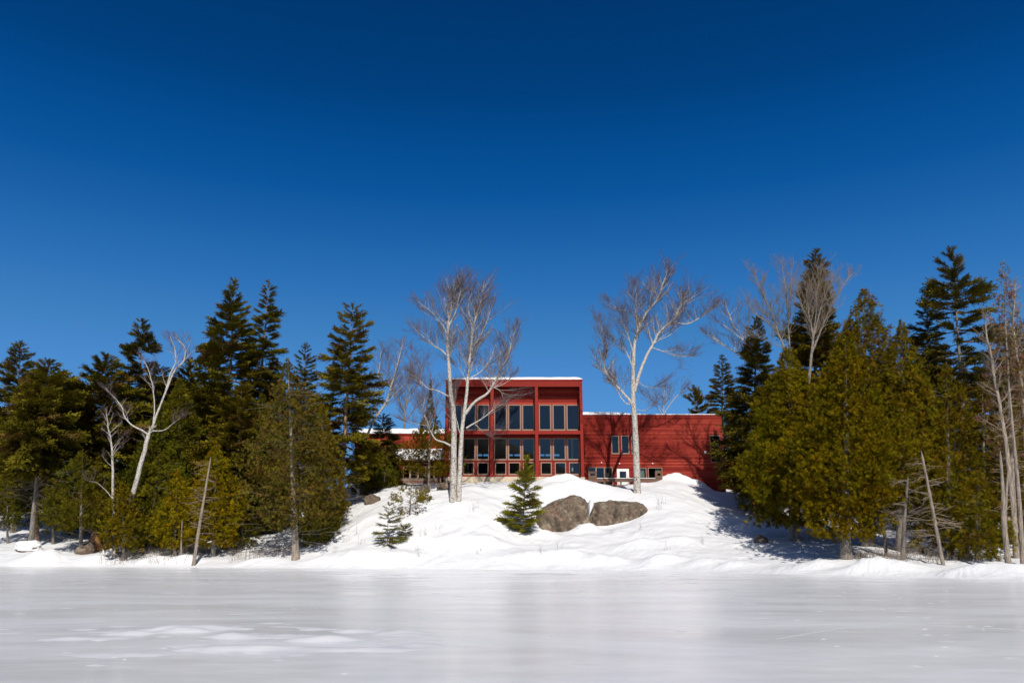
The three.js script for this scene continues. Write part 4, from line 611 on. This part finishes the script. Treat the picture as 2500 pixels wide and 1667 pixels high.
bare({ label: 'white birch arching left above the end of the lodge', d: 66, foot: false, gap: .24, len: 2.2, k2: 8, limbs: [{ pts: [[1895, 1010], [1870, 930], [1845, 885], [1815, 830], [1790, 790], [1775, 750]], r0: .12, from: .3 }, { pts: [[1860, 905], [1810, 870], [1765, 840], [1725, 815]], r0: .09, from: .2 }, { pts: [[1815, 830], [1775, 800], [1755, 785]], r0: .05, from: .2 }, { pts: [[1840, 875], [1830, 830], [1828, 780]], r0: .07, from: .2 }] });
bare({ name: 'maple_tree', label: 'grey bare tree with two upright stems over the front cedars', d: 60, foot: false, gap: .22, len: 2.2, k2: 8, up: 1.7, bark: M.birchGrey, twig: M.twigGrey, limbs: [{ pts: [[1940, 1020], [1932, 940], [1925, 880], [1905, 825], [1885, 770], [1865, 720], [1845, 680]], r0: .13, from: .4 }, { pts: [[1930, 930], [1928, 850], [1924, 780], [1920, 720], [1910, 650]], r0: .09, from: .35 }, { pts: [[1924, 780], [1930, 720], [1932, 660]], r0: .07, from: .2 }, { pts: [[1905, 825], [1880, 790], [1850, 770], [1830, 745]], r0: .07, from: .2 }, { pts: [[1915, 850], [1880, 835], [1850, 825]], r0: .05, from: .2 }] });
bare({ name: 'maple_tree', label: 'grey bare tree with a fan shaped crown over the front cedars', d: 58, foot: false, gap: .18, len: 2.2, k2: 8, up: 1.8, bark: M.birchGrey, twig: M.twigTan, limbs: [{ pts: [[1970, 1000], [1975, 930], [1982, 870], [1985, 820], [1975, 770], [1972, 720]], r0: .15, from: .5 }, { pts: [[1983, 860], [2000, 820], [2020, 770], [2045, 720], [2070, 680]], r0: .08, from: .3 }, { pts: [[1985, 830], [1998, 780], [2012, 730], [2030, 690]], r0: .07, from: .3 }, { pts: [[1984, 840], [1992, 770], [1995, 710], [2005, 670]], r0: .06, from: .3 }, { pts: [[1978, 790], [1960, 750], [1950, 715]], r0: .06, from: .3 }] });
// ---- right shore
cedar({ label: 'golden green cedar in front nearest the lodge on the right', bx: 1937, d: 54, tx: 1925, ty: 852, cb: 1290, hw: 104, color: GREEN.gold.map((v) => v * .74), wideAt: .36, foot: .6, tipPow: .72, hole: -.34, n: 1.2, dead: 12, size: .66 });
cedar({ label: 'shaded cedar tucked behind the front cedar nearest the lodge', bx: 1866, d: 65, tx: 1868, ty: 900, cb: 1250, hw: 72, color: GREEN.deep, size: .66 });
cedar({ label: 'biggest golden green cedar at the shore with its pale trunk in the snow', bx: 2065, d: 46, tx: 2066, ty: 815, cb: 1318, hw: 118, tipPow: .74, dead: 12, color: GREEN.gold.map((v) => v * .74), bark: M.bark, r0: .30, wideAt: .36, foot: .6, hole: -.36, size: .6, n: 1.3 });
cedar({ label: 'tall pointed cedar rising behind the biggest shore cedar', bx: 2118, d: 51, tx: 2112, ty: 712, cb: 1260, hw: 122, color: [.135, .10, .008], dead: 60, size: .64, tipPow: .72, brown: .14 });
cedar({ label: 'tall cedar just right of the pointed one', bx: 2200, d: 49, tx: 2203, ty: 790, cb: 1240, hw: 100, color: GREEN.cedar.map((v) => v * .92), dead: 60 });
cedar({ label: 'cedar with grey lichened trunk in view on the right shore', bx: 2318, d: 48, tx: 2312, ty: 885, cb: 1350, hw: 92, color: GREEN.cedar, hole: -.10, dead: 120, foot: .7, brown: .14, n: .8 });
cedar({ label: 'thin cedar behind the leaning bare trunks at the right', bx: 2405, d: 52, tx: 2400, ty: 935, cb: 1370, hw: 80, color: GREEN.cedar.map((v) => v * .8), hole: -.12, dead: 80, brown: .2, n: .75, foot: .8 });
cedar({ label: 'low cedar between the leaning dead pole and the right edge', bx: 2385, d: 44, tx: 2390, ty: 1150, cb: 1365, hw: 62, color: GREEN.cedar, hole: -.14, foot: .8 });
cedar({ label: 'cedar cut off by the right edge of the picture', bx: 2500, d: 53, tx: 2510, ty: 850, cb: 1380, hw: 88, color: GREEN.cedar.map((v) => v * .8), hole: -.10, dead: 80, brown: .2, n: .75, foot: .8 });
cedar({ label: 'dark cedar filling the gap behind the tangle of dead branches', bx: 2245, d: 62, tx: 2250, ty: 880, cb: 1330, hw: 90, color: GREEN.deep });
spruce({ label: 'dark spruce with strongly separate tiers towering over the right shore', bx: 2372, d: 61, tx: 2326, ty: 608, cb: 1010, hw: 112, color: GREEN.dark, step: 1.0, per: 6, gap: .12, shape: .6, tilt: .08, r0: .26, brown: 0, wide: .85 });
spruce({ label: 'small dark spruce at the left of the strongly tiered one', bx: 2275, d: 63, tx: 2264, ty: 712, cb: 1080, hw: 72, color: GREEN.dark, step: .6, gap: .15, brown: 0 });
cedar({ name: 'larch_tree', label: 'tall thin larch at the right edge with a wispy brown top', bx: 2482, d: 46, tx: 2450, ty: 636, cb: 1120, hw: 58, color: [.20, .14, .055], n: .3, size: .6, hole: -.1, r0: .15, bark: M.barkPale, dead: 130, deadMat: M.twigTan, brown: .3, tipPow: .8 });
bare({ name: 'larch_tree', label: 'leafless larch half out of the picture at the right edge', d: 47, foot: false, gap: .16, len: 1.2, k2: 8, k1: 5, up: .5, bark: M.barkPale, twig: M.twigTan, limbs: [{ pts: [[2512, 1320], [2505, 1080], [2490, 900], [2475, 790], [2480, 700]], r0: .15, r1: .03, from: .35 }] });
bare({ name: 'larch_tree', label: 'leaning bare trunk with wispy branches left of the tall larch', d: 44, foot: false, gap: .22, len: 1.1, k2: 6, k1: 4, up: .4, bark: M.barkPale, twig: M.twigTan, limbs: [{ pts: [[2478, 1300], [2458, 1085], [2440, 980], [2422, 880], [2405, 780]], r0: .15, r1: .04, from: .25 }] });
snag({ label: 'slim dead trunk at the right edge reaching the snow', d: 41.5, pts: [[2498, 1362], [2488, 1200], [2475, 1060], [2463, 925]], r0: .12, r1: .04, n: 26, len: .8 });
snag({ label: 'broken forked dead trunk standing in the snow near the right edge', d: 40.2, pts: [[2463, 1392], [2452, 1270], [2450, 1200], [2443, 1100]], r0: .14, r1: .05, n: 14, len: .7 });
snag({ label: 'bare dead stem beside the broken forked trunk', d: 40.8, pts: [[2458, 1380], [2456, 1270], [2462, 1150]], r0: .09, r1: .05, n: 6, len: .6 });
snag({ label: 'pale dead pole leaning left at the right shore', d: 43, pts: [[2305, 1378], [2285, 1280], [2266, 1180], [2250, 1100]], r0: .10, r1: .05, n: 60, len: 1.2 });
snag({ label: 'dead trunk wrapped in a tangle of grey branches', d: 45, pts: [[2203, 1374], [2210, 1260], [2218, 1160]], r0: .13, r1: .05, n: 70, len: 1.7, twig: M.twigGrey, bark: M.bark, u0: .1 });
snag({ label: 'short dead stem under the right shore cedars', d: 47, pts: [[2165, 1362], [2160, 1300], [2158, 1240]], r0: .1, r1: .05, n: 30, len: 1.2, twig: M.twigGrey, bark: M.barkDark });
snag({ label: 'pale dead pole leaning right at the left shore', d: 57.4, pts: [[471, 1372], [485, 1290], [500, 1200], [514, 1115]], r0: .13, r1: .05, n: 60, len: 1.1 });
snag({ label: 'thin dead stem left of the leaning dead pole', d: 58.8, pts: [[442, 1355], [442, 1310], [444, 1270]], r0: .07, r1: .03, n: 5, len: .5 });
snag({ label: 'brown trunk hidden under the front cedar nearest the lodge', d: 53.6, pts: [[1946, 1300], [1948, 1250], [1950, 1180]], r0: .15, r1: .12, n: 4, len: .8, bark: M.bark });
// ---- the wood behind
cedar({ label: 'low dark cedar bush at the far left edge behind the bare trunks', bx: 18, d: 67, tx: 15, ty: 1175, cb: 1292, hw: 62, color: GREEN.deep.map((v) => v * .8), hole: -.1, n: .7 });
cedar({ label: 'sparse young cedar between the bare trunks and the low shore cedar', bx: 128, d: 66, tx: 130, ty: 1165, cb: 1300, hw: 40, color: GREEN.deep, hole: -.05, n: .6 });
cedar({ label: 'young cedar in the shade right of the leaning dead pole', bx: 590, d: 62, tx: 592, ty: 1225, cb: 1345, hw: 40, color: GREEN.deep, hole: -.05, n: .6, dead: 60 });
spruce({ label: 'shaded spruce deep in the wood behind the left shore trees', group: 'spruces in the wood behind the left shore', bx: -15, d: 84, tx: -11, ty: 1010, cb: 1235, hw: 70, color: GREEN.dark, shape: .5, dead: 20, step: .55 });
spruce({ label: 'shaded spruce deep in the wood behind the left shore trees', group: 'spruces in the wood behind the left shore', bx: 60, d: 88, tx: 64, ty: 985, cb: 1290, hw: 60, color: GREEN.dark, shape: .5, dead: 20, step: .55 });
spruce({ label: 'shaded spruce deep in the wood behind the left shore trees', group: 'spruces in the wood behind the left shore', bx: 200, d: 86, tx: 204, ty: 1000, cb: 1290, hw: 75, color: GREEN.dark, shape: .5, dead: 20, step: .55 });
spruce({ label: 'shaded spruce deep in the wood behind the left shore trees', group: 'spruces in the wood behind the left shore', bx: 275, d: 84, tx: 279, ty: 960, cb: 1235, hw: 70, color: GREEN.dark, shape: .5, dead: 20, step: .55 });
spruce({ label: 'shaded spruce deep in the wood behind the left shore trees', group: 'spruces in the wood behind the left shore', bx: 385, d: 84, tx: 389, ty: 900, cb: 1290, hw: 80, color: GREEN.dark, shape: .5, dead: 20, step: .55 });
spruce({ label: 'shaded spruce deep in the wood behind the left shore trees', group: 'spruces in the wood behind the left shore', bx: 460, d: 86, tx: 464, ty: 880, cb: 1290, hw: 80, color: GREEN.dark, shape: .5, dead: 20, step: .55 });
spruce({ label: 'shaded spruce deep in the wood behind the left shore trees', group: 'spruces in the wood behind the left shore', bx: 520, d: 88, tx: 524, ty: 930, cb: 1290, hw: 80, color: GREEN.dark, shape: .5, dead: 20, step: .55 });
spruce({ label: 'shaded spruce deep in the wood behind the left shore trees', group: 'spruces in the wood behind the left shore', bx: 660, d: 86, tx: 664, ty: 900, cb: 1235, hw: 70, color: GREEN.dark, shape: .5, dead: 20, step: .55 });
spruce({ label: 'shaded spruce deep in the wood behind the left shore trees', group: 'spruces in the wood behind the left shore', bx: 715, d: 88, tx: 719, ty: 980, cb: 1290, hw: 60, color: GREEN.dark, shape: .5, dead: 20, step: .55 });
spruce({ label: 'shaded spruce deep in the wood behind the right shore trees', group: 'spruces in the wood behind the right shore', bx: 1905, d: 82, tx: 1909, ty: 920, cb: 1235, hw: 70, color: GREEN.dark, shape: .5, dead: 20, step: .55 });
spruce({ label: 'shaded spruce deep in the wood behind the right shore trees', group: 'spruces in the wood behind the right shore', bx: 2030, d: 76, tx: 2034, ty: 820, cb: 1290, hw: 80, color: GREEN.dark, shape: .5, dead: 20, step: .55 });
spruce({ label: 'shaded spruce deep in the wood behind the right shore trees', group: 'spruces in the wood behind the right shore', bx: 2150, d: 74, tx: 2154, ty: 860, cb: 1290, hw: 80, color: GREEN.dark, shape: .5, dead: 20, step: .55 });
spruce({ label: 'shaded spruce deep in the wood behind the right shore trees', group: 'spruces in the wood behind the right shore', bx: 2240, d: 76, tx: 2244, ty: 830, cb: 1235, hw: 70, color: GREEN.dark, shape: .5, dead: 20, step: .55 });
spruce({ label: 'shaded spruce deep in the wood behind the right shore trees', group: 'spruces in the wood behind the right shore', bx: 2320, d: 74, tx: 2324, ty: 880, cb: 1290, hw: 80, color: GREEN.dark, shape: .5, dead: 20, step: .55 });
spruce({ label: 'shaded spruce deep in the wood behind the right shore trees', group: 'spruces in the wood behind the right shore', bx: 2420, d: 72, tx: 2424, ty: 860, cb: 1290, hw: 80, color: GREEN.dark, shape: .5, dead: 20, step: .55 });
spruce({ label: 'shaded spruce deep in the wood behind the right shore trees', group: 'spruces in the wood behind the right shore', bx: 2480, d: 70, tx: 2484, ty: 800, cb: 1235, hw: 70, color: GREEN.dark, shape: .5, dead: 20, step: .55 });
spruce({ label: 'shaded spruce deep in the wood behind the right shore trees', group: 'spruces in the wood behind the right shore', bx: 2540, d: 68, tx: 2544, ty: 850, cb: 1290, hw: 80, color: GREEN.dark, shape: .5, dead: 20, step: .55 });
// ---- dry stems poking through the snow
{ const r = rngOf(5), spots = [[1155, 1262, 61.5, .9], [1165, 1255, 62, .8], [1035, 1315, 57.8, .7], [1072, 1300, 58.6, .8], [1610, 1240, 63, 1.2], [1618, 1225, 64, .9], [870, 1300, 59.5, 1], [880, 1330, 57.4, .8], [1165, 1352, 55.4, .5], [1320, 1360, 54.2, .6], [1370, 1350, 55, .7], [1565, 1300, 59, .7], [1630, 1355, 53.6, .6], [1025, 1365, 54.8, .5], [1720, 1330, 54.6, .7], [960, 1350, 55.8, .5], [815, 1340, 57.5, .9], [845, 1315, 59, .7], [1498, 1310, 58.8, .5], [1015, 1345, 56, .6]];
  spots.forEach(([px, py, d, h], i) => { const p0 = footAt(px, d), s = new Soup(); for (let k = 0; k < 4; k++) { const q = p0.clone().add(new THREE.Vector3((r() - .5) * .5, -.05, (r() - .5) * .5)), l = h * (.5 + .7 * r()), dx = (r() - .5) * .6, dz = (r() - .5) * .6; s.tube([q, q.clone().add(new THREE.Vector3(dx * l * .4, l * .5, dz * l * .4)), q.clone().add(new THREE.Vector3(dx * l, l, dz * l))], [.007, .005, .003], 3); const m = q.clone().add(new THREE.Vector3(dx * l * .4, l * .5, dz * l * .4)); s.tube([m, m.clone().add(new THREE.Vector3((r() - .5) * .4, .2 * l, (r() - .5) * .4))], [.007, .003], 3); }
    const o = shadowed(new THREE.Mesh(toLocal(s.build(), p0), M.twigGrey)); o.position.copy(p0); o.name = numbered('dry_stems'); tag(o, 'thin tuft of dry brown stems poking out of the snow slope', 'dry stems', 'tufts of dry stems on the snow slope'); scene.add(o); });
  const b = new Soup(); for (let k = 0; k < 900; k++) { const left = r() < .6, px = left ? (r() < .5 ? mix(560, 720, r()) : mix(240, 460, r())) : mix(2090, 2420, r()), d = (left ? mix(57.6, 61, r()) : mix(43.5, 47, r())), p0 = footAt(px, d), l = .25 + .6 * r(), dx = (r() - .5) * 1.3, dz = (r() - .5); if (p0.y < .12) continue; p0.y -= .04; const m = p0.clone().add(new THREE.Vector3(dx * l * .4, l * .6, dz * l * .4)); b.tube([p0, m, m.clone().add(new THREE.Vector3(dx * l * .6, l * .3, dz * l * .5))], [.010, .007, .003], 3); }
  const o = shadowed(new THREE.Mesh(b.build(), M.twigTan)); o.name = 'undergrowth'; tag(o, 'tangle of bare tan brush along the foot of the shore trees', null, null, 'stuff'); scene.add(o);
}
if (0) { let n = 0, t = 0; scene.traverse((o) => { if (o.isInstancedMesh) n += o.count; else if (o.isMesh) t += o.geometry.index ? o.geometry.index.count / 3 : o.geometry.attributes.position.count / 3; }); console.log("copies", n, "triangles", t); }
renderer.render(scene, camera);
